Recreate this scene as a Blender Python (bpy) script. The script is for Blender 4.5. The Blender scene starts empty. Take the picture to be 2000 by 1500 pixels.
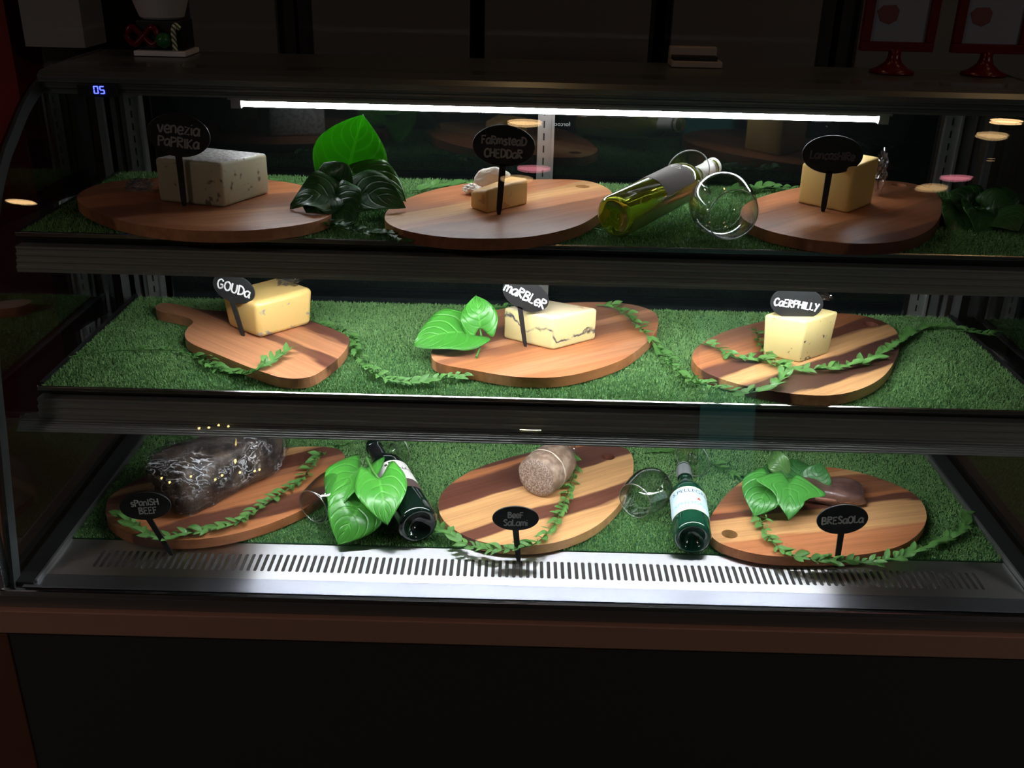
import bpy, math, random
import numpy as np
from mathutils import Vector, Matrix, noise
from mathutils.geometry import tessellate_polygon
random.seed(7)
rng = np.random.default_rng(5)
S = bpy.context.scene
COL = S.collection

# ---------------------------------------------------------------- camera, world, exposure
CAM = np.array([-.0501, -1.4608, 1.0524]); FPX = 1966.9
def cam_axes(p, y, r):
    cy, sy = math.cos(y), math.sin(y)
    f = np.array([-sy*math.cos(p), cy*math.cos(p), -math.sin(p)])
    a = np.array([cy, sy, 0.0]); u = np.cross(a, f)
    return a*math.cos(r)+u*math.sin(r), -a*math.sin(r)+u*math.cos(r), f
RX, UX, FX = cam_axes(.42430, .0031, .0241)
cd = bpy.data.cameras.new('camera'); cam = bpy.data.objects.new('camera', cd); COL.objects.link(cam)
cd.sensor_width = 36; cd.lens = FPX/2000*36; cd.clip_start = .02
cam.matrix_world = Matrix(((RX[0], UX[0], -FX[0], CAM[0]), (RX[1], UX[1], -FX[1], CAM[1]), (RX[2], UX[2], -FX[2], CAM[2]), (0, 0, 0, 1)))
S.camera = cam
W = bpy.data.worlds.new('world'); S.world = W; W.use_nodes = True
W.node_tree.nodes['Background'].inputs[0].default_value = (.5, .5, .5, 1)
W.node_tree.nodes['Background'].inputs[1].default_value = .01
S.view_settings.view_transform = 'Standard'; S.view_settings.look = 'None'
S.view_settings.exposure = 0; S.view_settings.gamma = 1
S.cycles.transparent_max_bounces = 48; S.cycles.max_bounces = 10; S.cycles.use_denoising = True
S.cycles.sample_clamp_indirect = 4
TUBE_TOP, TUBE_MID, TUBE_LOW = 40, 80, 72      # strengths of the three light tubes
ROOM_LAMP = 16

def ray(px, py): return FX*FPX+RX*(px-1000)-UX*(py-750)
def at(px, py, z):                              # the point of the horizontal plane z seen at a place of the photo
    d = ray(px, py); return Vector(CAM+d*(z-CAM[2])/d[2])
def atY(px, py, y):
    d = ray(px, py); return Vector(CAM+d*(y-CAM[1])/d[1])
def up(p, py):                                  # height above p seen at row py
    return atY(*((px_of(p), py)), p[1]).z
def px_of(p):
    x = np.array(p)-CAM; return 1000+FPX*(x@RX)/(x@FX)
D, M, T = 0.0, .323, .588                       # turf level of deck, middle and top shelf
BT = .02                                        # thickness of a board

# ---------------------------------------------------------------- materials
def mat(name, color=(.5, .5, .5), rough=.5, metal=0, emit=None, estr=1, spec=.5, coat=0, bump=None, trans=0, ior=1.45):
    m = bpy.data.materials.new(name); m.use_nodes = True
    nt = m.node_tree; b = nt.nodes['Principled BSDF']
    b.inputs['Base Color'].default_value = (*color, 1); b.inputs['Roughness'].default_value = rough
    b.inputs['Metallic'].default_value = metal; b.inputs['Specular IOR Level'].default_value = spec
    b.inputs['Coat Weight'].default_value = coat; b.inputs['Transmission Weight'].default_value = trans
    b.inputs['IOR'].default_value = ior; b.inputs['Coat Roughness'].default_value = .08
    if emit: b.inputs['Emission Color'].default_value = (*emit, 1); b.inputs['Emission Strength'].default_value = estr
    if bump:
        n = nt.nodes.new('ShaderNodeTexNoise'); n.inputs['Scale'].default_value = bump[0]; n.inputs['Detail'].default_value = 6
        bp = nt.nodes.new('ShaderNodeBump'); bp.inputs['Strength'].default_value = bump[1]; bp.inputs['Distance'].default_value = bump[2] if len(bump) > 2 else .002
        tc = nt.nodes.new('ShaderNodeTexCoord'); nt.links.new(tc.outputs['Object'], n.inputs['Vector'])
        nt.links.new(n.outputs['Fac'], bp.inputs['Height']); nt.links.new(bp.outputs[0], b.inputs['Normal'])
        if coat: nt.links.new(bp.outputs[0], b.inputs['Coat Normal'])
    return m
def nodes(m): return m.node_tree.nodes, m.node_tree.links, m.node_tree.nodes['Principled BSDF']
def ramp(nt, stops, interp='LINEAR'):
    r = nt.nodes.new('ShaderNodeValToRGB'); r.color_ramp.interpolation = interp
    e = r.color_ramp.elements
    while len(e) < len(stops): e.new(.5)
    for k, (p, c) in enumerate(stops): e[k].position = p; e[k].color = (*c, 1)
    return r
def mth(nt, op, a, b=None, clamp=False):
    n = nt.nodes.new('ShaderNodeMath'); n.operation = op; n.use_clamp = clamp
    for i, v in enumerate((a, b)):
        if v is None: continue
        if isinstance(v, (int, float)): n.inputs[i].default_value = v
        else: nt.links.new(v, n.inputs[i])
    return n.outputs[0]
def mixc(nt, f, a, b, mode='MIX'):
    n = nt.nodes.new('ShaderNodeMix'); n.data_type = 'RGBA'; n.blend_type = mode
    for i, v in ((0, f), (6, a), (7, b)):
        if isinstance(v, (int, float)): n.inputs[i].default_value = v
        elif isinstance(v, tuple): n.inputs[i].default_value = (*v, 1)
        else: nt.links.new(v, n.inputs[i])
    return n.outputs[2]
def tex(nt, kind, scale, detail=4, vec=None, **kw):
    n = nt.nodes.new(kind); n.inputs['Scale'].default_value = scale
    if 'Detail' in n.inputs: n.inputs['Detail'].default_value = detail
    for k, v in kw.items(): n.inputs[k.replace('_', ' ')].default_value = v
    if vec is None:
        vec = nt.nodes.new('ShaderNodeTexCoord').outputs['Object']
    nt.links.new(vec, n.inputs['Vector'])
    return n

def thin_glass(name, tint=(.97, .985, .98), f0=.045, power=5.0, edge=1.0, rough=.0):
    m = bpy.data.materials.new(name); m.use_nodes = True; nt = m.node_tree; nt.nodes.clear()
    out = nt.nodes.new('ShaderNodeOutputMaterial'); mx = nt.nodes.new('ShaderNodeMixShader')
    tr = nt.nodes.new('ShaderNodeBsdfTransparent'); tr.inputs[0].default_value = (*tint, 1)
    gl = nt.nodes.new('ShaderNodeBsdfGlossy'); gl.inputs['Roughness'].default_value = rough
    lw = nt.nodes.new('ShaderNodeLayerWeight'); lw.inputs[0].default_value = .5
    f = mth(nt, 'POWER', lw.outputs['Facing'], power); f = mth(nt, 'MULTIPLY', f, edge-f0); f = mth(nt, 'ADD', f, f0, True)
    nt.links.new(f, mx.inputs[0]); nt.links.new(tr.outputs[0], mx.inputs[1]); nt.links.new(gl.outputs[0], mx.inputs[2])
    nt.links.new(mx.outputs[0], out.inputs[0]); return m
PANE = thin_glass('case_glass', (.97, .985, .98), .035)
ENDG = thin_glass('end_glass', (.6, .65, .63), .16)
WINEG = thin_glass('wine_glass_clear', (.975, .985, .98), .08, 1.9, .8, .02)

def brushed(name, color, rough, axis=1, metal=1):
    m = mat(name, color, rough, metal); N, L, b = nodes(m); nt = m.node_tree
    tc = N.new('ShaderNodeTexCoord'); mp = N.new('ShaderNodeMapping'); L.new(tc.outputs['Object'], mp.inputs[0])
    mp.inputs['Scale'].default_value = (3, 400, 400) if axis == 0 else (400, 3, 400)
    n = tex(nt, 'ShaderNodeTexNoise', 1, 3, mp.outputs[0])
    L.new(mth(nt, 'ADD', mth(nt, 'MULTIPLY', n.outputs['Fac'], .2), rough-.1, True), b.inputs['Roughness'])
    return m
STEEL = brushed('brushed_steel', (.62, .62, .64), .3, 0)
LIPM = brushed('shelf_steel', (.5, .48, .46), .25, 0)
ALU = mat('dark_anodised_rail', (.36, .35, .32), .33, .35)
ALU2 = mat('grey_aluminium', (.42, .42, .41), .35, .8)
BLACK = mat('black_plastic', (.012, .012, .012), .4)
DARK = mat('dark_metal', (.03, .03, .032), .4, .3)
TRIMG = mat('glass_edge_trim', (.09, .1, .1), .35, .3)
COPPER = brushed('copper_brown_band', (.62, .33, .24), .45, 0, .35)
PANEL = mat('black_counter_panel', (.05, .048, .044), .55, bump=(30, .1))
SIDEW = mat('brown_counter_side', (.16, .06, .035), .5)
CANOPY = mat('canopy_top', (.14, .155, .145), .3, .4)
DOORG = mat('rear_sliding_glass', (.006, .008, .008), .04, spec=.8)
def tube_mat(name, s): return mat(name, (1, 1, 1), .5, emit=(.93, .96, 1), estr=s)
WHITE = mat('white_plastic', (.8, .8, .8), .4)

def wood(name, ang, stops, width, offset=0.0, gloss=.38):
    """boards glued from strips: STOPS colours across WIDTH, the grain running at ANG degrees"""
    m = mat(name, (.4, .2, .1), gloss); N, L, b = nodes(m); nt = m.node_tree
    tc = N.new('ShaderNodeTexCoord'); mp = N.new('ShaderNodeMapping'); L.new(tc.outputs['Object'], mp.inputs[0])
    mp.inputs['Rotation'].default_value = (0, 0, -math.radians(ang))
    sx = N.new('ShaderNodeSeparateXYZ'); L.new(mp.outputs[0], sx.inputs[0])
    mp2 = N.new('ShaderNodeMapping'); L.new(mp.outputs[0], mp2.inputs[0]); mp2.inputs['Scale'].default_value = (2.2, 11, 8)
    w = tex(nt, 'ShaderNodeTexNoise', 1.6, 3, mp2.outputs[0])
    v = mth(nt, 'ADD', sx.outputs['Y'], mth(nt, 'MULTIPLY', mth(nt, 'SUBTRACT', w.outputs['Fac'], .5), .075))
    v = mth(nt, 'ADD', mth(nt, 'DIVIDE', v, width), .5+offset, True)
    cr = ramp(nt, stops)
    L.new(v, cr.inputs[0])
    mp3 = N.new('ShaderNodeMapping'); L.new(mp.outputs[0], mp3.inputs[0]); mp3.inputs['Scale'].default_value = (5, 190, 60)
    g = tex(nt, 'ShaderNodeTexNoise', 1, 8, mp3.outputs[0])
    mp4 = N.new('ShaderNodeMapping'); L.new(mp.outputs[0], mp4.inputs[0]); mp4.inputs['Scale'].default_value = (1.5, 32, 20)
    g2 = tex(nt, 'ShaderNodeTexNoise', 1.3, 5, mp4.outputs[0], Distortion=.6)
    f = mth(nt, 'ADD', mth(nt, 'MULTIPLY', g.outputs['Fac'], .7), mth(nt, 'MULTIPLY', g2.outputs['Fac'], .9))
    f = mth(nt, 'ADD', f, .22)
    cmb = N.new('ShaderNodeCombineColor')
    for k in range(3): L.new(mth(nt, 'POWER', f, (1.0, 1.2, 1.35)[k]), cmb.inputs[k])
    L.new(mixc(nt, 1.0, cr.outputs[0], cmb.outputs[0], 'MULTIPLY'), b.inputs['Base Color'])
    return m

def leafmat(name, base, light, trans=.3, rough=.3, vein=.28):
    m = mat(name, base, rough, coat=.12); N, L, b = nodes(m); nt = m.node_tree
    uv = N.new('ShaderNodeUVMap'); sx = N.new('ShaderNodeSeparateXYZ'); L.new(uv.outputs[0], sx.inputs[0])
    t = mth(nt, 'ABSOLUTE', mth(nt, 'SUBTRACT', sx.outputs['Y'], .5))
    mid = mth(nt, 'LESS_THAN', t, .022)
    ph = mth(nt, 'SUBTRACT', sx.outputs['X'], mth(nt, 'MULTIPLY', t, 1.1))
    sv = mth(nt, 'POWER', mth(nt, 'ABSOLUTE', mth(nt, 'COSINE', mth(nt, 'MULTIPLY', ph, 17))), 22)
    vn = mth(nt, 'MULTIPLY', mth(nt, 'MAXIMUM', mid, mth(nt, 'MULTIPLY', sv, .55)), vein)
    n = tex(nt, 'ShaderNodeTexNoise', 22, 3)
    c = mixc(nt, mth(nt, 'MULTIPLY', n.outputs['Fac'], .6), base, light)
    c = mixc(nt, vn, c, tuple(min(1, x*1.5+.06) for x in light))
    L.new(c, b.inputs['Base Color'])
    bp = N.new('ShaderNodeBump'); bp.inputs['Strength'].default_value = .5; bp.inputs['Distance'].default_value = .002
    L.new(sv, bp.inputs['Height']); bp.invert = True; L.new(bp.outputs[0], b.inputs['Normal'])
    tr = N.new('ShaderNodeBsdfTranslucent'); L.new(c, tr.inputs[0])
    mx = N.new('ShaderNodeMixShader'); mx.inputs[0].default_value = trans
    out = N['Material Output']; L.new(b.outputs[0], mx.inputs[1]); L.new(tr.outputs[0], mx.inputs[2]); L.new(mx.outputs[0], out.inputs[0])
    return m
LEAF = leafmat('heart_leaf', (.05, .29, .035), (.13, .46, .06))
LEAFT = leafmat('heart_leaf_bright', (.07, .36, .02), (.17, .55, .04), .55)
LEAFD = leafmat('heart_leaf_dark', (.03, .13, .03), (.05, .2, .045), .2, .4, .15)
IVY = leafmat('ivy_leaf', (.05, .25, .04), (.1, .36, .06), .3)
SPRIG = leafmat('sprig_leaf', (.09, .27, .06), (.22, .45, .12), .25, .4, .2)
STEM = mat('green_stem', (.07, .2, .04), .5)

def turfmat(name, a, b2):
    m = mat(name, a, .6); N, L, b = nodes(m); nt = m.node_tree
    n1 = tex(nt, 'ShaderNodeTexNoise', 260, 1); n2 = tex(nt, 'ShaderNodeTexNoise', 5, 2)
    f = mth(nt, 'ADD', mth(nt, 'MULTIPLY', mth(nt, 'SUBTRACT', n1.outputs['Fac'], .5), 2.4), n2.outputs['Fac'], True)
    L.new(mixc(nt, f, a, b2), b.inputs['Base Color']); return m
TURF = turfmat('turf_blades', (.09, .23, .06), (.30, .52, .20))
TURFB = mat('turf_backing', (.02, .09, .03), .8)

# ---------------------------------------------------------------- geometry helpers
def link(o, parent=None):
    COL.objects.link(o)
    if parent is not None: o.parent = parent
    return o
def mesh(name, V, F, m, parent=None, smooth=False, uvs=None, bevel=0, seg=2, angle=40, sub=0):
    me = bpy.data.meshes.new(name); me.from_pydata([tuple(v) for v in V], [], F); me.update()
    if isinstance(m, (list, tuple)):
        for x in m: me.materials.append(x)
    else: me.materials.append(m)
    if smooth: me.polygons.foreach_set('use_smooth', [True]*len(me.polygons))
    if uvs is not None:
        u = me.uv_layers.new(name='UVMap'); vi = np.empty(len(me.loops), int); me.loops.foreach_get('vertex_index', vi)
        u.data.foreach_set('uv', np.asarray(uvs, float)[vi].ravel())
    o = link(bpy.data.objects.new(name, me), parent)
    if bevel:
        b = o.modifiers.new('bevel', 'BEVEL'); b.width = bevel; b.segments = seg; b.limit_method = 'ANGLE'; b.angle_limit = math.radians(angle)
    if sub:
        s = o.modifiers.new('sub', 'SUBSURF'); s.levels = s.render_levels = sub
    if parent is not None and parent.type == 'EMPTY' and parent.get('centred'):
        me.transform(parent.matrix_basis.inverted())
    elif parent is not None and parent.type == 'MESH' and parent.parent is not None:
        me.transform(parent.parent.matrix_basis.inverted())
    return o
def thing(name, label, cat, loc=(0, 0, 0), group=None):
    """an Empty at the thing's base; meshes are given in world coordinates and moved into its frame"""
    o = link(bpy.data.objects.new(name, None)); o.empty_display_size = .05
    o.location = loc; o.matrix_basis = Matrix.Translation(Vector(loc)); o['centred'] = 1
    return tag(o, label, cat, group)
def tag(o, label, cat, group=None):
    o['label'] = label; o['category'] = cat
    if group: o['group'] = group
    return o
def struct(o): o['kind'] = 'structure'; return o
class MB:
    def __init__(s): s.V = []; s.F = []; s.U = []
    def add(s, V, F, U=None):
        n = len(s.V); s.V += [Vector(v) for v in V]; s.F += [tuple(i+n for i in f) for f in F]
        s.U += (U if U is not None else [(0, .5)]*len(V)); return s
    def box(s, a, b):
        x0, y0, z0 = a; x1, y1, z1 = b
        return s.add([(x0, y0, z0), (x1, y0, z0), (x1, y1, z0), (x0, y1, z0), (x0, y0, z1), (x1, y0, z1), (x1, y1, z1), (x0, y1, z1)],
                     [(0, 3, 2, 1), (4, 5, 6, 7), (0, 1, 5, 4), (1, 2, 6, 5), (2, 3, 7, 6), (3, 0, 4, 7)])
    def prof(s, P, x0, x1):                     # closed (y, z) profile swept along x
        n = len(P); V = [(x0, y, z) for y, z in P]+[(x1, y, z) for y, z in P]
        F = [(i, (i+1) % n, n+(i+1) % n, n+i) for i in range(n)]
        for t in tessellate_polygon([[Vector((y, z, 0)) for y, z in P]]): F += [tuple(t), tuple(n+i for i in reversed(t))]
        return s.add(V, F)
    def tube(s, P, r, k=8, caps=True):
        P = [Vector(p) for p in P]; n = len(P); R = r if isinstance(r, (list, tuple)) else [r]*n
        V = []; ref = Vector((0, 0, 1))
        for i, p in enumerate(P):
            t = (P[min(i+1, n-1)]-P[max(i-1, 0)]).normalized()
            if abs(t.dot(ref)) > .95: ref = Vector((0, 1, 0)) if abs(t.y) < .9 else Vector((1, 0, 0))
            a = t.cross(ref).normalized(); b = a.cross(t).normalized()
            V += [p+(a*math.cos(2*math.pi*j/k)+b*math.sin(2*math.pi*j/k))*R[i] for j in range(k)]
        F = [(i*k+j, i*k+(j+1) % k, (i+1)*k+(j+1) % k, (i+1)*k+j) for i in range(n-1) for j in range(k)]
        if caps: F += [tuple(range(k)), tuple((n-1)*k+j for j in reversed(range(k)))]
        return s.add(V, F)
    def lathe(s, P, frame, k=40, closed=False):  # P = (axial, radius); frame 4x4 with x along the axis
        V = [frame @ Vector((a, r*math.cos(2*math.pi*j/k), r*math.sin(2*math.pi*j/k))) for a, r in P for j in range(k)]
        n = len(P); F = [(i*k+j, (i+1)*k+j, (i+1)*k+(j+1) % k, i*k+(j+1) % k) for i in range(n-1) for j in range(k)]
        if closed: F += [((n-1)*k+j, j, (j+1) % k, (n-1)*k+(j+1) % k) for j in range(k)]
        else: F += [tuple(range(k)), tuple((n-1)*k+j for j in reversed(range(k)))]
        return s.add(V, F)
    def out(s, name, m, parent=None, **kw): return mesh(name, s.V, s.F, m, parent, uvs=s.U, **kw)
def spline(P, n=8, closed=False):
    P = [Vector(p) for p in P]
    Q = [P[-1]]+P+[P[0], P[1]] if closed else [2*P[0]-P[1]]+P+[2*P[-1]-P[-2]]
    out = []
    for i in range(1, len(Q)-2):
        a, b, c, e = Q[i-1], Q[i], Q[i+1], Q[i+2]
        for k in range(n):
            t = k/n; out.append(.5*((2*b)+(c-a)*t+(2*a-5*b+4*c-e)*t*t+(3*b-a-3*c+e)*t**3))
    if not closed: out.append(P[-1])
    return out
def frame(origin, xdir, updir=(0, 0, 1), roll=0):
    x = Vector(xdir).normalized(); z = Vector(updir); z = (z-x*z.dot(x)).normalized(); y = z.cross(x)
    m = Matrix((x, y, z)).transposed().to_4x4(); m.translation = Vector(origin)
    return m @ Matrix.Rotation(roll, 4, 'X') if roll else m
def reach(A, px, py, L):                         # the far point of the sight line at distance L from A
    d = ray(px, py); d = d/np.linalg.norm(d); w = CAM-np.array(A); B = w@d; disc = B*B-(w@w-L*L)
    return Vector(CAM+d*(-B+math.sqrt(max(disc, 0))))

# ---------------------------------------------------------------- the room
m_floor = mat('dark_floor', (.05, .045, .04), .4); m_wall = mat('grey_wall', (.10, .1, .09), .8); m_ceil = mat('dark_ceiling', (.05, .05, .05), .9)
m_red = mat('red_wall', (.25, .01, .012), .6)
FZ, CZ = -.55, 2.05
struct(MB().box((-3.2, -4.6, FZ-.05), (3.2, 2.1, FZ)).out('floor', m_floor))
struct(MB().box((-3.2, -4.6, CZ), (3.2, 2.1, CZ+.05)).out('ceiling', m_ceil))
struct(MB().box((-3.2, 2.0, FZ), (3.2, 2.1, CZ)).out('wall_back', m_wall))
struct(MB().box((-3.2, -4.6, FZ), (3.2, -4.5, CZ)).out('wall_front', m_wall))
struct(MB().box((-3.2, -4.5, FZ), (-3.1, 2.0, CZ)).out('wall_left', m_red))
struct(MB().box((3.1, -4.5, FZ), (3.2, 2.0, CZ)).out('wall_right', m_wall))
struct(MB().box((-1.75, 1.42, FZ), (-1.455, 1.6, CZ)).out('trim_1', m_red))
# a framed glowing panel added behind the photographer, mirrored as a teal band
teal = mat('teal_glow', (.1, .4, .35), .5); N, L, b = nodes(teal)
b.inputs['Emission Color'].default_value = (.12, .55, .5, 1); b.inputs['Emission Strength'].default_value = .4
w1 = struct(MB().box((1.08, -4.5, -.5), (1.42, -4.48, 2.0)).out('glow_panel_1', teal))
fr = MB()
for a, c in (((1.05, -4.5, -.55), (1.08, -4.46, 2.04)), ((1.42, -4.5, -.55), (1.45, -4.46, 2.04)), ((1.08, -4.5, .8), (1.42, -4.46, .83))): fr.box(a, c)
fr.out('glow_panel_frame', BLACK, w1)
# ceiling lamps
def lamp(x, y, r, c, k, label):
    t = thing('ceiling_lamp', label, 'lamp', (x, y, CZ), 'round ceiling downlights')
    MB().lathe([(-.0, r*1.25), (.02, r*1.25), (.02, r), (.008, r)], frame((x, y, CZ), (0, 0, -1), (1, 0, 0)), 28, True).out('lamp_ring', DARK, t)
    MB().lathe([(.006, r*.99), (.012, r*.99)], frame((x, y, CZ), (0, 0, -1), (1, 0, 0)), 28).out('lamp_disc', mat('lamp_glow', (1, 1, 1), .5, emit=c, estr=k), t)
WARM = (1, .62, .28); PINK = (1, .3, .38)
lamp(-.04, .62, .052, WARM, ROOM_LAMP, 'warm round ceiling lamp mirrored above the cheddar sign')
lamp(-.01, .02, .05, PINK, ROOM_LAMP*.5, 'pink round ceiling lamp mirrored beside the cheddar sign')
lamp(-.06, -.12, .05, WARM, ROOM_LAMP*.35, 'dim amber ceiling lamp mirrored just above the cheddar')
lamp(1.43, .93, .052, WARM, ROOM_LAMP*1.4, 'brightest orange ceiling lamp mirrored at the right end')
lamp(1.34, .6, .05, WARM, ROOM_LAMP*.5, 'orange ceiling lamp mirrored second at the right end')
lamp(1.23, .04, .05, PINK, ROOM_LAMP*.5, 'pink round ceiling lamp mirrored at the right end')
lamp(1.17, -.10, .05, WARM, ROOM_LAMP*.4, 'dim amber ceiling lamp mirrored lowest at the right end')
lamp(-1.69, -.86, .05, WARM, ROOM_LAMP, 'warm round ceiling lamp mirrored at the left end')
for s_ in (-1, 1): lamp(2.83*s_, -2.2, .25, (1, .93, .86), 20, 'large round fill lamp added out of view to the %s' % ('left' if s_ < 0 else 'right'))  # two lamps added out of view to brighten the room
# strings of fairy lights on the wall behind the photographer
FAIRY = [(-1.86, -.23), (-1.80, -.235), (-1.98, -.25), (-1.92, -.245), (-1.60, -.31), (-1.63, -.32), (-1.72, -.33), (-1.83, -.35), (-2.2, -.375), (-1.87, -.375), (-2.15, -.40), (-2.02, -.36), (-1.75, -.28)]
t = thing('fairy_light_string', 'string of tiny yellow fairy lights mirrored over the wrapped beef', 'string lights', (-1.9, -4.49, -.4))
MB().tube(spline([(x, -4.49, z) for x, z in sorted(FAIRY)], 4), .002, 5).out('wire', BLACK, t)
fg = mat('fairy_glow', (1, .8, .4), .5, emit=(1, .72, .25), estr=30)
for x, z in FAIRY: MB().lathe([(-.006, .001), (-.003, .006), (.002, .007), (.008, .001)], frame((x, -4.485, z), (0, 1, 0)), 8).out('bulb', fg, t)

# ---------------------------------------------------------------- background: cabinets and things behind the case
m_cab = mat('grey_cabinet_door', (.13, .125, .115), .5); m_gap = mat('black_cabinet_frame', (.01, .01, .01), .5)
for x0, x1, lab in ((-.98, -.74, 'narrow dark cabinet behind the left end of the display case'), (-.64, -.2, 'grey tall cabinet behind the tall bright leaf'),
                    (-.16, .3, 'grey tall cabinet in the middle behind the canopy'), (.36, .77, 'grey tall cabinet behind the small wooden tray'),
                    (.88, 1.5, 'grey tall cabinet behind the two red stands')):
    t = thing('tall_cabinet', lab, 'cabinet', ((x0+x1)/2, 1.7, FZ), 'tall cabinets behind the display case')
    MB().box((x0-.045, 1.53, FZ), (x1+.045, 1.98, 1.8)).out('cabinet_body', m_gap, t)
    MB().box((x0, 1.5, FZ+.1), (x1, 1.528, 1.75)).out('door', m_cab, t, bevel=.004)
o = MB().box((atY(45, 60, 1.35).x, 1.35, atY(100, 92, 1.35).z), (atY(162, 60, 1.35).x, 1.5, 1.5)).out('wall_box', mat('pale_grey_box', (.3, .3, .3), .6)); 
struct(o); o.name = 'trim_2'
CT = .812
# decorated black box with a white bowl
t = thing('gift_box', 'black box with red bow and striped candy cane on white slab', 'decoration', (-.72, .62, CT))
def P2(px, py, y): p = atY(px, py, y); return p
p0 = P2(278, 97, .62); p1 = P2(378, 101, .62); wx = p1.x-p0.x
MB().box((p0.x, .57, CT), (p1.x, .66, CT+.01)).out('slab', WHITE, t, bevel=.002)
MB().box((p0.x+.005, .585, CT+.01), (p1.x-.005, .65, CT+.065)).out('box', BLACK, t, bevel=.003)
mred = mat('shiny_red', (.13, .004, .008), .25)
mb = MB(); c = Vector((p0.x+.02, .58, CT+.035))
for a in (-1, 1): mb.tube(spline([c, c+Vector((a*.02, -.004, .018)), c+Vector((a*.03, -.004, 0)), c+Vector((a*.018, -.004, -.014)), c], 5, False), .006, 8)
mb.out('bow', mred, t, smooth=True)
MB().lathe([(-.014, .002), (-.01, .012), (0, .016), (.01, .012), (.014, .002)], frame((p0.x+.06, .575, CT+.03), (0, 0, 1), (1, 0, 0)), 16).out('green_bauble', mat('green_bauble', (.02, .15, .04), .3), t, smooth=True)
cane = mat('candy_cane', (.8, .8, .7), .3); N, L, b = nodes(cane); wv = tex(cane.node_tree, 'ShaderNodeTexWave', 60, 0); wv.bands_direction = 'DIAGONAL'
L.new(ramp(cane.node_tree, [(.0, (.08, .15, .04)), (.5, (.8, .8, .7))], 'CONSTANT').outputs[0], b.inputs['Base Color']); L.new(wv.outputs[0], N['Color Ramp'].inputs[0])
mb = MB(); c = Vector((p1.x-.02, .572, CT+.012))
mb.tube(spline([c, c+Vector((0, 0, .035)), c+Vector((.006, 0, .046)), c+Vector((.014, 0, .04))], 5), .005, 8).out('candy_cane', cane, t, smooth=True)
q = P2(322, 44, .63); zb = CT+.066
t = MB().lathe([(0, .036), (.004, .042), (.045, .056), (.045, .053), (.006, .038)], frame((q.x, .618, zb), (0, 0, 1), (1, 0, 0)), 32)
tag(t.out('bowl', mat('white_bowl', (.55, .55, .56), .5), smooth=False), 'white flared bowl on the decorated black box', 'bowl')
# small wooden tray box
t = thing('wooden_tray', 'small pale wooden tray with a dark slot on the case top', 'tray', (.33, .62, CT)); pw = mat('pale_wood', (.4, .34, .27), .6)
a = P2(1310, 110, .62); b_ = P2(1409, 112, .62)
MB().box((a.x, .6, CT), (b_.x, .66, CT+.012)).out('base', pw, t, bevel=.002)
MB().box((a.x, .64, CT+.012), (b_.x-.006, .66, CT+.035)).out('back_board', pw, t, bevel=.002)
MB().box((a.x+.004, .604, CT+.012), (b_.x-.01, .638, CT+.02)).out('contents', mat('dark_contents', (.02, .015, .012), .6), t)
# red stands holding a sheet
def stand(xc, py0, lab, wpx):
    y = .60; cx = P2(xc, 60, y).x; w = wpx/2/1967*2.12
    t = thing('photo_stand', lab, 'photo stand', (cx, y, CT), 'red photo stands on the case top')
    MB().lathe([(0, .042), (.004, .042), (.009, .03), (.02, .016), (.03, .012), (.045, .012)], frame((cx, y, CT), (0, 0, 1), (1, 0, 0)), 28).out('foot', mred, t, smooth=True)
    z0 = CT+.04; f = mb = MB(); b = .018; h = .2
    for p, q in (((cx-w, y-.008, z0), (cx+w, y+.006, z0+b)), ((cx-w, y-.008, z0+h-b), (cx+w, y+.006, z0+h)), ((cx-w, y-.008, z0+b), (cx-w+b, y+.006, z0+h-b)), ((cx+w-b, y-.008, z0+b), (cx+w, y+.006, z0+h-b))): mb.box(p, q)
    mb.box((cx-w+.002, y+.004, z0+.002), (cx+w-.002, y+.008, z0+h-.002))
    mb.out('frame', mred, t, bevel=.003)
    MB().box((cx-w+b, y-.001, z0+b), (cx+w-b, y+.003, z0+h-b)).out('sheet', mat('white_sheet', (.26, .27, .32), .25), t)
    mb = MB(); c = Vector((cx-w*.35, y-.0015, z0+.065)); pts = [(-.022, .008), (-.012, .018), (.012, .019), (.02, .01), (.018, -.008), (.004, -.016), (-.014, -.01)]
    mb.add([c+Vector((x, -.0005, z)) for x, z in pts]+[c+Vector((x, .0003, z)) for x, z in pts], [tuple(range(7)), tuple(7+i for i in reversed(range(7)))]+[(i, (i+1) % 7, 7+(i+1) % 7, 7+i) for i in range(7)])
    mb.out('printed_picture', mat('printed_cake', (.16, .05, .05), .4), t)
stand(1755, 128, 'red pedestal stand with white picture sheet, left of the two', 132)
stand(1937, 135, 'red pedestal stand with white picture sheet, right of the two', 136)

# ---------------------------------------------------------------- the counter under the case
t = thing('counter', 'dark serving counter with copper brown band under the display case', 'counter', (0, .3, FZ))
MB().box((-1.25, -.068, -.072), (1.25, .66, -.025)).out('copper_band', COPPER, t, bevel=.002)
MB().box((-.92, -.055, FZ), (1.02, .6, -.073)).out('front_panel', PANEL, t)
MB().box((-1.25, -.058, FZ), (-.921, .62, -.073)).out('side_panel', SIDEW, t)
MB().box((1.021, -.058, FZ), (1.25, .62, -.073)).out('side_panel', SIDEW, t)

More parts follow.
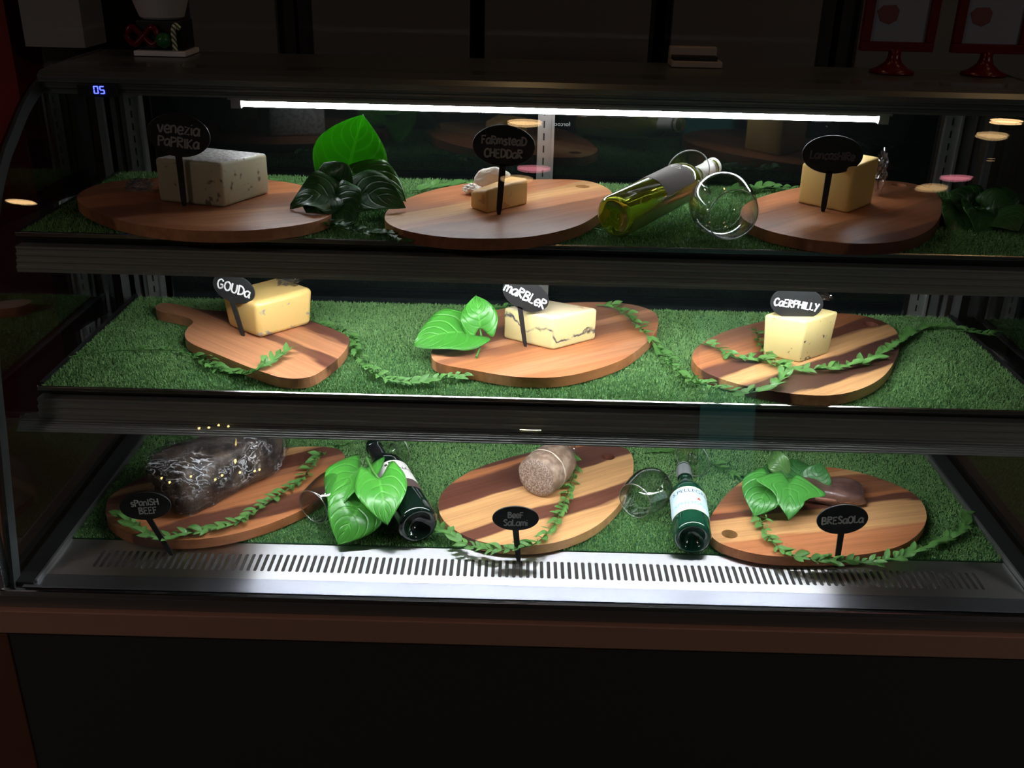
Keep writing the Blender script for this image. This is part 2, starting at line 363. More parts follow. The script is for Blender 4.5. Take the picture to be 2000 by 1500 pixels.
# ---------------------------------------------------------------- the display case
case = thing('display_case', 'curved glass refrigerated display case with two shelves and a lit deck', 'display case', (0, .3, -.025))
XE = .915
MB().prof([(-.056, -.0245), (-.056, -.002), (-.05, .003), (.62, .003), (.62, -.0245)][::-1], -XE-.02, XE+.02).out('base_frame', mat('base_frame_dark', (.16, .14, .13), .35, .3), case)
base_hole = None
PROF = [(-.048, .004), (-.03, .1), (0, .25), (.03, .4), (.08, .55), (.13, .64), (.185, .7), (.23, .732), (.293, .772), (.362, .8), (.45, .815)]
PS = [(p.x, p.y) for p in spline([(y, z, 0) for y, z in PROF], 8)]
def offset(P, d):
    out = []
    for i, (y, z) in enumerate(P):
        a = P[max(i-1, 0)]; b = P[min(i+1, len(P)-1)]; ty, tz = b[0]-a[0], b[1]-a[1]; l = math.hypot(ty, tz); out.append((y+tz/l*d, z-ty/l*d))
    return out
MB().prof(PS+offset(PS, .005)[::-1], -XE, XE).out('curved_front_glass', PANE, case, smooth=False)
for p in [o for o in case.children if o.name == 'curved_front_glass']:
    p.data.polygons.foreach_set('use_smooth', [True]*len(p.data.polygons)); p.data.set_sharp_from_angle(angle=math.radians(30))
inner = offset(PS, .008)
for s in (-1, 1):
    x = s*(XE-.004)
    MB().prof(inner+[(.64, .8), (.64, .004)], min(x, x-s*.005), max(x, x-s*.005)).out('end_glass', ENDG, case)
    PT = PS+[(.5, .818), (.6, .819), (.665, .819)]; a = offset(PT, .006); b2 = offset(PT, .03)
    MB().prof(a+b2[::-1], min(x-s*.006, x-s*.012), max(x-s*.006, x-s*.012)).out('edge_trim', TRIMG, case)
# canopy with ridged front
cf = [(.36, .770), (.36, .774), (.364, .775), (.364, .779), (.36, .780), (.36, .784), (.364, .785), (.364, .789), (.36, .790), (.358, .800), (.37, .808), (.42, .811), (.68, .811), (.68, .765), (.43, .765), (.43, .772)]
can = MB().prof(cf[::-1], -XE+.014, XE-.014).out('canopy', CANOPY, case)
MB().tube([(-.556, .402, .7535), (.592, .402, .7535)], .0048, 14).out('light_tube', tube_mat('tube_glow_top', TUBE_TOP), can)
mb = MB(); mb.box((-.58, .392, .761), (.615, .43, .769)); mb.box((-.575, .395, .746), (-.557, .41, .762)); mb.box((.593, .395, .746), (.611, .41, .762)); mb.out('tube_holder', ALU2, can)
# thermometer display
d0 = atY(150, 163, .355); d1 = atY(232, 190, .355)
th = MB().box((d0.x, .352, d1.z), (d1.x, .36, d0.z)).out('thermometer_display', BLACK, case, bevel=.001)
DIG = mat('blue_led', (0, 0, 0), .5, emit=(.06, .08, 1), estr=5)
def seg7(ch, x, z, w, h):
    on = {'0': 'abcdef', '5': 'afgcd'}[ch]; g = w*.2; mb = MB(); y0, y1 = .3505, .3521
    R = {'a': (x+g*.6, z+h-g, x+w-g*.6, z+h), 'd': (x+g*.6, z, x+w-g*.6, z+g), 'g': (x+g*.6, z+h/2-g/2, x+w-g*.6, z+h/2+g/2),
         'f': (x, z+h/2+g*.3, x+g, z+h-g*.4), 'b': (x+w-g, z+h/2+g*.3, x+w, z+h-g*.4), 'e': (x, z+g*.4, x+g, z+h/2-g*.3), 'c': (x+w-g, z+g*.4, x+w, z+h/2-g*.3)}
    for k in on: a = R[k]; mb.box((a[0], y0, a[1]), (a[2], y1, a[3]))
    mb.out('digit', DIG, th)
q = atY(184, 183, .352); seg7('0', q.x, q.z, .0085, .0135); q = atY(196, 183.4, .352); seg7('5', q.x, q.z, .0085, .0135)
# uprights and rear doors
for x in (-.825, 0.0, .81):
    mb = MB(); mb.box((x-.017, .585, .003), (x+.011, .597, .765)); mb.box((x+.011, .58, .003), (x+.016, .60, .765)); u = mb.out('slotted_upright', ALU2, case)
    mb = MB()
    for k in range(30): mb.box((x-.006, .5842, .03+k*.0245), (x-.003, .5852, .044+k*.0245))
    mb.out('slots', BLACK, u)
for x0, x1, y in ((-.80, .006, .612), (-.01, .79, .606)):
    d = MB().box((x0, y, .004), (x1, y+.005, .762)).out('sliding_rear_door', DOORG, case)
for s in (-1, 1):
    mb = MB()
    for a, b_, y in ((.835, .853, .59), (.866, .876, .6), (.884, .897, .58)): mb.box((min(s*a, s*b_), y, .003), (max(s*a, s*b_), y+.012, .765))
    mb.out('rear_frame', mat('rear_frame_alu', (.22, .22, .22), .35, .7), case)
    # side sill of the deck
    mb = MB().prof([(-.035, .004), (-.035, .012), (.6, .022), (.6, .004)][::-1], min(s*.868, s*.9), max(s*.868, s*.9)); mb.out('side_sill', DARK, case)
    MB().box((min(s*.864, s*.868), -.03, .004), (max(s*.864, s*.868), .6, .014)).out('sill_edge', ALU2, case)
q = atY(1097, 243, .60)
mb = MB()
def text_mesh(s, size, extrude=0):
    cu = bpy.data.curves.new('t', 'FONT'); cu.body = s; cu.size = size; cu.align_x = 'CENTER'; cu.resolution_u = 3
    o = bpy.data.objects.new('t', cu); COL.objects.link(o); dg = bpy.context.evaluated_depsgraph_get(); dg.update()
    me = bpy.data.meshes.new_from_object(o.evaluated_get(dg)); COL.objects.unlink(o)
    V = [v.co.copy() for v in me.vertices]; F = [tuple(p.vertices) for p in me.polygons]; return V, F
V, F = text_mesh('forcool', .012)
mb.add([(q.x-v.x, .6052, q.z+v.y-.004) for v in V], F); mb.out('door_lettering', mat('grey_print', (.4, .4, .4), .5), case)

# air grille of the deck
GX0, GX1, G0, G1 = -.868, .862, .003, .112
def grille():
    mb = MB(); pitch = .01245; n = 128; x0 = -.7965; s0, s1 = .026, .079; hw = .0031
    hole = []
    for k in range(9): a = math.pi*k/8; hole.append((hw*math.cos(a), s1-hw+hw*math.sin(a)))
    for k in range(9): a = math.pi+math.pi*k/8; hole.append((hw*math.cos(a), s0+hw+hw*math.sin(a)))
    rect = [(-pitch/2, G0), (pitch/2, G0), (pitch/2, G1), (-pitch/2, G1)]
    tri = tessellate_polygon([[Vector((x, y, 0)) for x, y in rect], [Vector((x, y, 0)) for x, y in hole]]); P = rect+hole; nh = len(hole)
    for k in range(n):
        cx = x0+(k+.5)*pitch; V = [(cx+x, y, .004) for x, y in P]+[(cx+x, y, .0005) for x, y in hole]
        F = [tuple(reversed(t)) for t in tri]+[(4+i, 4+(i+1) % nh, 4+nh+(i+1) % nh, 4+nh+i) for i in range(nh)]
        mb.add(V, F)
    xa, xb = x0, x0+n*pitch
    for a, b_ in ((GX0, xa), (xb, GX1)): mb.add([(a, G0, .004), (b_, G0, .004), (b_, G1, .004), (a, G1, .004)], [(0, 1, 2, 3)])
    mb.box((GX0, G0-.001, .0002), (GX1, G0, .004))
    return mb
def aniso(name, color, rough, an):              # brushed along x: reflections smear across the strip
    m = mat(name, color, rough, 1); N, L, b = nodes(m); b.inputs['Anisotropic'].default_value = an
    tg = N.new('ShaderNodeCombineXYZ'); tg.inputs[1].default_value = 1; L.new(tg.outputs[0], b.inputs['Tangent']); return m
gr = grille().out('air_grille', aniso('grille_steel', (.8, .8, .82), .37, .97), case)
MB().box((GX0+.01, .02, -.0), (GX1-.01, .085, .0034)).out('duct', mat('grille_duct_dark', (.035, .032, .03), .7), gr)
mb = MB(); mb.prof([(-.042, .0031), (-.042, .007), (-.008, .007), (-.008, .0031)][::-1], -.885, .885); mb.prof([(-.0075, .0031), (-.0075, .005), (.0, .0055), (.0, .0031)][::-1], -.885, .885)
mb.out('front_channel', aniso('channel_steel', (.5, .52, .6), .36, .9), case, bevel=.0006)
mb = MB(); mb.prof([(-.058, .001), (-.058, .009), (-.0555, .010), (-.050, .010), (-.050, .001)][::-1], -XE, XE); mb.out('glass_rail', mat('polished_steel', (.7, .7, .7), .15, 1), case)
MB().box((-XE-.003, -.0535, .01), (-XE+.006, -.03, .13)).out('corner_clip', STEEL, case, bevel=.001)

# shelves
def shelf(z, yf, yb, x0, x1, ridges, tube, ty, tz, lab):
    sh = MB().box((x0, yf+.004, z-.012), (x1, yb, z-.006)).out('shelf', DARK, case)
    mb = MB(); mb.prof([(yf, z-.007), (yf, z-.0005), (yf+.003, z+.001), (yf+.004, z-.007)], x0, x1); mb.out('shelf_lip', LIPM, sh, bevel=.0004)
    # ridged rail below the lip: each ridge stands a little further out than the one above
    def steps(z0, z1, n, ya, fwd):
        P = []; h = (z1-z0)/n; y = ya
        for k in range(n): a = z0+k*h; y -= fwd; P += [(y, z-a), (y-.0003, z-a-h*.35), (y+.0012, z-a-h*.5), (y+.0012, z-a-h)]
        return P, y
    P, y = steps(ridges[0][0], ridges[0][1], ridges[0][2], yf+.003, .003)
    MB().prof([(yf+.022, z-ridges[0][0])]+P+[(yf+.022, z-ridges[0][1])], x0-.004, x1+.004).out('price_rail', ALU, sh)
    if len(ridges) > 1:
        P, y = steps(ridges[1][0], ridges[1][1], ridges[1][2], y+.001, .004)
        MB().prof([(yf+.012, z-ridges[1][0])]+P+[(yf+.012, z-ridges[1][1])], -.9, .9).out('ridged_trim', ALU2, sh)
    MB().box((x0, yf+.022, z-.03), (x1, yf+.05, z-.013)).out('lamp_housing', BLACK, sh)
    MB().tube([(-.57, yf+ty, z-tz), (.60, yf+ty, z-tz)], .0075, 14).out('light_tube', tube, sh)
    for s, x in ((-1, x0-.01), (1, x1+.002)):
        MB().prof([(yf+.03, z-.016), (yf+.03, z-.005), (yb+.02, z-.005), (yb+.02, z-.05), (yb-.1, z-.035)][::-1], x, x+.008).out('bracket', DARK, sh)
    return sh
shelf(T, .115, .575, -.865, .875, [(.024, .065, 4)], tube_mat('tube_glow_middle', TUBE_MID), .032, .042, '')
shelf(M, .093, .565, -.865, .875, [(.022, .057, 3), (.0575, .0725, 6)], tube_mat('tube_glow_deck', TUBE_LOW), .032, .045, '')
c = atY(1036, 841, .074)
MB().tube([(c.x-.018, .074, c.z), (c.x-.008, .073, c.z), (c.x+.008, .073, c.z), (c.x+.018, .074, c.z)], .0022, 8).out('rail_clip', mat('brass_clip', (.6, .5, .25), .25, 1), case)

# turf mats: backing and pile
def turf(z, corners, label, n):
    """corners: (x0, x1 at the front, x0, x1 at the back, yf, yb)"""
    a, b_, c, d, yf, yb = corners
    t = thing('artificial_turf_mat', label, 'turf', ((a+b_)/2, (yf+yb)/2, z-.006), 'green artificial turf mats')
    V = [(a, yf, z-.0058), (b_, yf, z-.0058), (d, yb, z-.0058), (c, yb, z-.0058)]; V += [(x, y, z-.0035) for x, y, _ in V]
    mesh('backing', V, [(0, 3, 2, 1), (4, 5, 6, 7), (0, 1, 5, 4), (1, 2, 6, 5), (2, 3, 7, 6), (3, 0, 4, 7)], TURFB, t)
    v = rng.random(n); u = rng.random(n); y = yf+(yb-yf)*v; x0 = a+(c-a)*v; x1 = b_+(d-b_)*v; x = x0+(x1-x0)*u
    ang = rng.random(n)*2*np.pi; w = .0008+rng.random(n)*.0006; h = .0028+rng.random(n)*.0038; lean = (rng.random((n, 2))-.5)*.006
    P = np.empty((n, 3, 3)); P[:, 0] = np.stack([x-np.cos(ang)*w, y-np.sin(ang)*w, np.full(n, z-.0036)], 1); P[:, 1] = np.stack([x+np.cos(ang)*w, y+np.sin(ang)*w, np.full(n, z-.0036)], 1)
    P[:, 2] = np.stack([x+lean[:, 0], y+lean[:, 1], z-.0036+h], 1); P -= np.array(t.location)
    me = bpy.data.meshes.new('grass_pile'); me.vertices.add(3*n); me.vertices.foreach_set('co', P.ravel().astype(np.float32))
    me.loops.add(3*n); me.loops.foreach_set('vertex_index', np.arange(3*n, dtype=np.int32)); me.polygons.add(n); me.polygons.foreach_set('loop_start', np.arange(n, dtype=np.int32)*3)
    me.update(calc_edges=True); me.materials.append(TURF); o = link(bpy.data.objects.new('grass_pile', me), t); o['kind'] = 'stuff'
turf(D+.009, (-.862, .862, -.862, .862, .114, .58), 'green artificial turf mat lying on the lit deck under the meats', 190000)
turf(M, (-.86, .87, -.855, .865, .098, .56), 'green artificial turf mat on the middle shelf under three cheeses', 190000)
turf(T, (-.86, .87, -.86, .87, .120, .57), 'green artificial turf mat on the top shelf', 120000)
D = .009

# ---------------------------------------------------------------- boards
BR = (.30, .115, .055); DB = (.13, .045, .028); LT = (.62, .33, .14); OR = (.46, .17, .07); PK = (.52, .225, .11); VD = (.07, .028, .022)
def board(label, pts, z, ang, stops, width, holes=(), off=0, group='acacia serving boards'):
    zt = z+BT; P = spline([at(x, y, zt) for x, y in pts], 8, True); n = len(P)
    ar = sum(P[i].x*P[(i+1) % n].y-P[(i+1) % n].x*P[i].y for i in range(n))
    if ar < 0: P = P[::-1]
    c = sum(P, Vector())/n; rings = [P]
    for hx, hy, r in holes:
        h = at(hx, hy, zt); rings.append([h+Vector((r*math.cos(-2*math.pi*k/24), r*math.sin(-2*math.pi*k/24), 0)) for k in range(24)])
    tri = tessellate_polygon([[Vector((p.x, p.y, 0)) for p in R] for R in rings]); A = [p for R in rings for p in R]; N_ = len(A)
    V = [(p.x, p.y, zt) for p in A]+[(p.x, p.y, z+.0008) for p in A]; F = []
    for t3 in tri:
        a, b_, c3 = (A[i] for i in t3); up_ = (b_-a).cross(c3-a).z > 0
        F.append(tuple(t3) if up_ else tuple(reversed(t3))); F.append(tuple(N_+i for i in (reversed(t3) if up_ else t3)))
    s0 = 0
    for R in rings:
        k = len(R); F += [(s0+i, N_+s0+i, N_+s0+(i+1) % k, s0+(i+1) % k) for i in range(k)]; s0 += k
    m = wood('board_wood', ang, stops, width, off)
    V = [(v[0]-c.x, v[1]-c.y, v[2]-z) for v in V]
    o = mesh('serving_board', V, F, m, bevel=.006, seg=4, angle=50); o.location = (c.x, c.y, z)
    return tag(o, label, 'serving board', group)
E_ = .012
def bands(*L):                                   # (colour, end) -> hard stops
    out = []; p = 0
    for c, e in L: out += [(p+(E_ if p else 0), c), (e-E_ if e < 1 else 1, c)]; p = e
    return out
board('long oval board under the white rinded cheese at top left', [(150, 388), (180, 364), (260, 350), (380, 345), (500, 349), (590, 362), (652, 390), (655, 412), (610, 434), (500, 449), (380, 450), (270, 438), (190, 415)], T, 24, bands((PK, .3), (BR, .55), (OR, .8), (BR, 1)), .34)
board('oval board with a hole under the small cheddar wedge', [(751, 425), (775, 397), (850, 370), (950, 354), (1080, 350), (1150, 354), (1190, 370), (1193, 387), (1175, 412), (1130, 440), (1050, 460), (960, 466), (860, 462), (780, 447)], T, 40, bands((BR, .18), (BR, .42), (PK, .5), (LT, .72), (OR, .85), (OR, 1)), .34, [(1138, 364, .014)])
board('oval board with a hole at top right in half shadow', [(1447, 415), (1462, 395), (1520, 375), (1600, 360), (1700, 352), (1780, 358), (1830, 378), (1840, 410), (1820, 445), (1770, 468), (1690, 476), (1600, 470), (1510, 453), (1458, 432)], T, 42, bands((DB, .1), (BR, .35), (OR, .5), (BR, .75), (OR, 1)), .34, [(1755, 361, .014)])
board('paddle shaped board with a handle under the gouda', [(304, 598), (318, 592), (345, 594), (385, 603), (430, 607), (500, 607), (560, 612), (622, 632), (676, 655), (681, 670), (668, 692), (640, 716), (605, 736), (555, 738), (500, 722), (430, 694), (375, 671), (361, 655), (367, 640), (377, 629), (365, 620), (335, 613), (309, 607)], M, -40, bands((OR, .18), (PK, .52), (DB, .64), (PK, .78), (DB, .9), (OR, 1)), .34, off=0)
board('large oval board under the blue veined cheese and two leaves', [(843, 695), (852, 670), (900, 635), (960, 608), (1040, 596), (1150, 590), (1230, 594), (1278, 610), (1285, 635), (1270, 662), (1220, 700), (1150, 725), (1080, 737), (1000, 735), (920, 722), (860, 710)], M, 33, bands((OR, .10), (PK, .24), (OR, .42), (BR, .5), (PK, .6), (BR, .78), (OR, 1)), .34)
board('oval board with a hole and dark stripes under the caerphilly', [(1352, 700), (1365, 675), (1410, 650), (1470, 632), (1550, 617), (1640, 612), (1700, 620), (1745, 640), (1757, 670), (1750, 700), (1725, 735), (1680, 760), (1620, 772), (1540, 768), (1450, 752), (1380, 728)], M, 38, bands((LT, .12), (VD, .38), (LT, .5), (DB, .66), (OR, .8), (BR, 1)), .33, [(1700, 633, .0145)])
board('long dark oval board under the wrapped Spanish beef', [(207, 990), (225, 962), (300, 922), (420, 888), (560, 874), (640, 873), (670, 885), (672, 915), (650, 950), (600, 990), (520, 1025), (430, 1048), (340, 1055), (260, 1045), (215, 1020)], D, 33, bands((OR, .12), (DB, .3), (OR, .5), (BR, .62), (DB, .78), (LT, .84), (DB, 1)), .32)
board('golden oval board with a hole under the salami', [(856, 990), (870, 955), (920, 920), (990, 895), (1080, 875), (1160, 868), (1220, 875), (1237, 900), (1232, 940), (1210, 985), (1160, 1030), (1090, 1058), (1010, 1066), (930, 1055), (875, 1025)], D, 33, bands((LT, .2), (DB, .34), (LT, .62), (DB, .84), (OR, .92), (DB, 1)), .32, [(1188, 892, .014)])
board('oval board with its hole at the left under ivy and bresaola', [(1385, 1020), (1400, 990), (1430, 955), (1480, 925), (1560, 912), (1640, 915), (1720, 935), (1785, 965), (1809, 1000), (1800, 1035), (1760, 1065), (1690, 1082), (1600, 1088), (1500, 1085), (1430, 1070), (1392, 1050)], D, 14, bands((OR, .3), (LT, .52), (DB, .62), (OR, .68), (BR, .86), (LT, .93), (OR, 1)), .33, [(1425, 1043, .015)])

# ---------------------------------------------------------------- cheeses
def cheesemat(name, body, spots=None, vein=None, rind=None, sc=60, thr=.68):
    m = mat(name, body, .45); N, L, b = nodes(m); nt = m.node_tree
    b.inputs['Subsurface Weight'].default_value = .15; b.inputs['Subsurface Radius'].default_value = (.01, .006, .003)
    n = tex(nt, 'ShaderNodeTexNoise', 14, 4); c = mixc(nt, mth(nt, 'MULTIPLY', n.outputs['Fac'], .35), body, tuple(x*.8 for x in body))
    if spots:
        s = tex(nt, 'ShaderNodeTexNoise', sc, 2); g = tex(nt, 'ShaderNodeTexNoise', 13, 1)
        f = mth(nt, 'MULTIPLY', mth(nt, 'SUBTRACT', mth(nt, 'ADD', s.outputs['Fac'], mth(nt, 'MULTIPLY', g.outputs['Fac'], .25)), thr+.1), 14, True)
        c = mixc(nt, f, c, spots)
    if vein:
        dn = tex(nt, 'ShaderNodeTexNoise', 30, 5); w = N.new('ShaderNodeTexCoord'); sx = N.new('ShaderNodeSeparateXYZ'); L.new(w.outputs['Object'], sx.inputs[0])
        d2 = tex(nt, 'ShaderNodeTexNoise', 9, 2)
        h = mth(nt, 'ADD', sx.outputs['Z'], mth(nt, 'MULTIPLY', mth(nt, 'SUBTRACT', d2.outputs['Fac'], .5), .11))
        h = mth(nt, 'ADD', h, mth(nt, 'MULTIPLY', mth(nt, 'SUBTRACT', dn.outputs['Fac'], .5), .05))
        a = mth(nt, 'ABSOLUTE', mth(nt, 'SUBTRACT', h, .036))
        f = mth(nt, 'SUBTRACT', 1.25, mth(nt, 'MULTIPLY', a, 300), True)
        pt = tex(nt, 'ShaderNodeTexNoise', 45, 2); f = mth(nt, 'MULTIPLY', f, mth(nt, 'MULTIPLY', mth(nt, 'SUBTRACT', pt.outputs['Fac'], .33), 5, True))
        c = mixc(nt, f, c, vein)
    L.new(c, b.inputs['Base Color'])
    bp = N.new('ShaderNodeBump'); bp.inputs['Strength'].default_value = .3; bp.inputs['Distance'].default_value = .001
    n3 = tex(nt, 'ShaderNodeTexNoise', 90, 4); L.new(n3.outputs['Fac'], bp.inputs['Height']); L.new(bp.outputs[0], b.inputs['Normal'])
    return m
def block(name, A, B, C_, z, hs, mats, parent, bevel=.004, lean=(0, 0), slope=None, matidx=None, seg=3):
    """four-cornered block from three visible bottom corners (left, front, right) and four top heights"""
    a, b_, c = (at(p[0], p[1], z) for p in (A, B, C_)); d = a+c-b_
    bot = [a, b_, c, d]; cen = sum(bot, Vector())/4
    top = [p+Vector((0, 0, h))+(p-cen)*lean[0] for p, h in zip(bot, hs)]
    V = bot+top; F = [(0, 3, 2, 1), (4, 5, 6, 7), (0, 1, 5, 4), (1, 2, 6, 5), (2, 3, 7, 6), (3, 0, 4, 7)]
    o = mesh(name, V, F, mats, parent, bevel=bevel, seg=seg, angle=20)
    if matidx:
        for i, k in matidx.items(): o.data.polygons[i].material_index = k
    o.data.polygons.foreach_set('use_smooth', [True]*6)
    return o, bot, top
def hgt(p, z, pyt): q = at(p[0], p[1], z); return up(q, pyt)-z
PLASTIC = thin_glass('cling_film', (.93, .93, .95), .12, 1.6, .8, .12)
def film(name, c, rx, ry, rz, parent, seed=0, n=26, k=18, amp=.35, m=None):
    """crumpled film"""
    mb = MB(); V = []; U = []
    for i in range(n):
        for j in range(k):
            a = 2*math.pi*i/n; e = -math.pi/2+math.pi*j/(k-1)
            d = Vector((math.cos(a)*math.cos(e), math.sin(a)*math.cos(e), math.sin(e)))
            s = 1+amp*noise.noise(d*2.6+Vector((seed, 0, 0)))+amp*.5*noise.noise(d*7+Vector((0, seed, 0)))
            V.append(Vector(c)+Vector((d.x*rx, d.y*ry, d.z*rz))*s)
    F = [(i*k+j, ((i+1) % n)*k+j, ((i+1) % n)*k+j+1, i*k+j+1) for i in range(n) for j in range(k-1)]
    mb.add(V, F); return mb.out(name, m or PLASTIC, parent)
ZT, ZM, ZD = T+BT, M+BT, D+BT
# venezia
A, B, C_ = (311, 393), (438, 406), (528, 377)
t = thing('cheese', 'pale block cheese with frosty rind and dark specks, sign at its left', 'cheese', at(420, 390, ZT))
h = hgt(B, ZT, 318)
cv = cheesemat('venezia_paste', (.50, .46, .32), (.16, .14, .10), sc=75, thr=.66); rindm = cheesemat('grey_frosty_rind', (.45, .43, .40), (.7, .7, .7), sc=150, thr=.5)
block('cheese_block', A, B, C_, ZT, [h*.98, h, h*.93, h*.95], [cv, rindm], t, .006, (.0,), matidx={1: 1, 4: 1})
q = at(275, 375, ZT); film('wrap_end', q+Vector((0, 0, .012)), .018, .03, .008, t, 3, amp=.8)
# cheddar
t = thing('cheese', 'small orange cheddar wedge with a chalky white rind', 'cheese', at(975, 405, ZT))
A, B, C_ = (918, 406), (951, 418), (1031, 399); h = hgt(C_, ZT, 348)
block('cheese_wedge', A, B, C_, ZT, [h*.62, h*.90, h, h*.9], cheesemat('cheddar_paste', (.72, .42, .13), (.5, .26, .07), sc=40, thr=.6), t, .005)
wr = mat('chalky_rind', (.78, .76, .70), .8, bump=(120, .6))
q = at(958, 378, ZT); film('rind', q+Vector((.004, .016, h*.5)), .034, .007, h*.46, t, 5, amp=.12, m=wr)
q = at(922, 380, ZT); film('crumb', q+Vector((0, 0, .010)), .016, .012, .009, t, 9, amp=.4, m=wr)
# lancashire
t = thing('cheese', 'tall pale yellow cheese block wrapped in film, on the shadowed right board', 'cheese', at(1640, 405, ZT))
A, B, C_ = (1557, 396), (1655, 417), (1702, 399)
lp = cheesemat('lancashire_paste', (.84, .58, .20)); 
block('cheese_block', A, B, C_, ZT, [hgt(A, ZT, 318), hgt(B, ZT, 326), hgt(C_, ZT, 306), hgt(C_, ZT, 306)], lp, t, .005, (.02,))
q = at(1712, 385, ZT); film('wrap_end', q+Vector((.004, .01, .05)), .008, .02, .03, t, 11, amp=.7)
# gouda
t = thing('cheese', 'rounded gouda piece in cling film on the paddle board', 'cheese', at(520, 640, ZM))
gp = cheesemat('gouda_paste', (.86, .58, .20), (.34, .32, .27), sc=60, thr=.672)
A, B, C_ = (445, 638), (507, 663), (609, 634); h = hgt(B, ZM, 590)
o, bot, top = block('cheese_block', A, B, C_, ZM, [h*.97, h, h*1.02, h*1.0], gp, t, .011, (.10,), seg=6)
N, L, b = nodes(gp); b.inputs['Coat Weight'].default_value = .7
q = (top[2]+top[3])/2; film('wrap_knot', q+Vector((-.012, -.02, .008)), .022, .016, .009, t, 4, amp=.8)
# marbler
t = thing('cheese', 'square pale cheese block with a blue vein line, brightest lit', 'cheese', at(1075, 650, ZM))
A, B, C_ = (982, 661), (1080, 685), (1164, 663)
mp_ = cheesemat('marbled_paste', (.86, .74, .36), None, (.05, .06, .09)); mr = cheesemat('pale_rind', (.85, .70, .45), (.6, .45, .25), sc=60, thr=.64)
block('cheese_block', A, B, C_, ZM, [hgt(A, ZM, 600), hgt(B, ZM, 620), hgt(C_, ZM, 602), hgt(A, ZM, 604)], [mp_, mr], t, .006, (.0,), matidx={1: 1}, seg=4)
# caerphilly
t = thing('cheese', 'leaning pale cheese block with dark peppercorns beside the green sprig', 'cheese', at(1560, 690, ZM))
A, B, C_ = (1489, 694), (1562, 709), (1618, 690)
block('cheese_block', A, B, C_, ZM, [hgt(A, ZM, 614), hgt(B, ZM, 627), hgt(C_, ZM, 608), hgt(C_, ZM, 606)], cheesemat('caerphilly_paste', (.86, .68, .30), (.06, .05, .04), sc=90, thr=.70), t, .004, (.10,))
q = at(1600, 680, ZM); film('wrap_end', q+Vector((0, .03, .092)), .02, .012, .006, t, 8, amp=.6)

# ---------------------------------------------------------------- meats
def blob(name, fr_, L_, W_, H_, m, parent, seed=0, e=.55, amp=.08, n=64, k=36, taper=0, fine=.02):
    V = []
    def sp(v, p): return math.copysign(abs(v)**p, v)
    for i in range(n):
        for j in range(k):
            a = 2*math.pi*i/n; f = -math.pi/2+math.pi*j/(k-1)
            d = Vector((sp(math.cos(a), e)*sp(math.cos(f), e), sp(math.sin(a), e)*sp(math.cos(f), e), sp(math.sin(f), e)))
            s = 1+amp*noise.noise(d*1.7+Vector((seed, 3, 1)))+fine*noise.noise(d*7+Vector((1, seed, 1)))
            x = d.x*s; tp = 1+taper*x
            V.append(fr_ @ Vector((x*L_/2, d.y*s*tp*W_/2, H_/2+d.z*s*tp*H_/2)))
    F = [(i*k+j, ((i+1) % n)*k+j, ((i+1) % n)*k+j+1, i*k+j+1) for i in range(n) for j in range(k-1)]
    return mesh(name, V, F, m, parent, smooth=True)
def meatmat(name, a, b2, sc, coat, bump_s, rough=.4, stretch=(1, 1, 1)):
    m = mat(name, a, rough, coat=coat); N, L, b = nodes(m); nt = m.node_tree
    n = tex(nt, 'ShaderNodeTexNoise', sc, 6); L.new(ramp(nt, [(.42, a), (.62, b2)]).outputs[0], b.inputs['Base Color']); L.new(n.outputs['Fac'], N['Color Ramp'].inputs[0])
    tc = N.new('ShaderNodeTexCoord'); mp = N.new('ShaderNodeMapping'); L.new(tc.outputs['Object'], mp.inputs[0]); mp.inputs['Scale'].default_value = stretch
    n2 = tex(nt, 'ShaderNodeTexNoise', bump_s, 5, mp.outputs[0], Distortion=1.2); bp = N.new('ShaderNodeBump'); bp.inputs['Strength'].default_value = 1; bp.inputs['Distance'].default_value = .004
    L.new(n2.outputs['Fac'], bp.inputs['Height']); L.new(bp.outputs[0], b.inputs['Coat Normal'])
    bp2 = N.new('ShaderNodeBump'); bp2.inputs['Strength'].default_value = .5; bp2.inputs['Distance'].default_value = .002; L.new(n2.outputs['Fac'], bp2.inputs['Height']); L.new(bp2.outputs[0], b.inputs['Normal'])
    return m
p = at(350, 1022, ZD); q = at(548, 925, ZD); mid = (p+q)/2; dr = (q-p).normalized(); nrm = Vector((-dr.y, dr.x, 0))
t = thing('wrapped_beef', 'large dark piece of beef in crinkled cling film on the long board', 'meat', mid)
bm_ = meatmat('dark_beef', (.018, .012, .012), (.10, .065, .045), 24, .35, 120, .5, (1, 1, 1))
mid = mid+dr*.014-nrm*.004
fr_ = frame(mid+nrm*.055, dr)
blob('beef', fr_, .262, .118, .102, bm_, t, 2, .42, .13, taper=-.05)
film_m = thin_glass('crinkled_film', (.88, .88, .9), .04, 3.4, .5, .06); nt = film_m.node_tree
gl = [n for n in nt.nodes if n.type == 'BSDF_GLOSSY'][0]; mp = nt.nodes.new('ShaderNodeMapping'); tc = nt.nodes.new('ShaderNodeTexCoord'); nt.links.new(tc.outputs['Object'], mp.inputs[0]); mp.inputs['Rotation'].default_value = (0, 0, -.95); mp.inputs['Scale'].default_value = (1, 2.6, 2.6)
n_ = tex(nt, 'ShaderNodeTexNoise', 75, 6, mp.outputs[0], Distortion=1.8); bp = nt.nodes.new('ShaderNodeBump'); bp.inputs['Strength'].default_value = 1; bp.inputs['Distance'].default_value = .012
nt.links.new(n_.outputs['Fac'], bp.inputs['Height']); nt.links.new(bp.outputs[0], gl.inputs['Normal'])
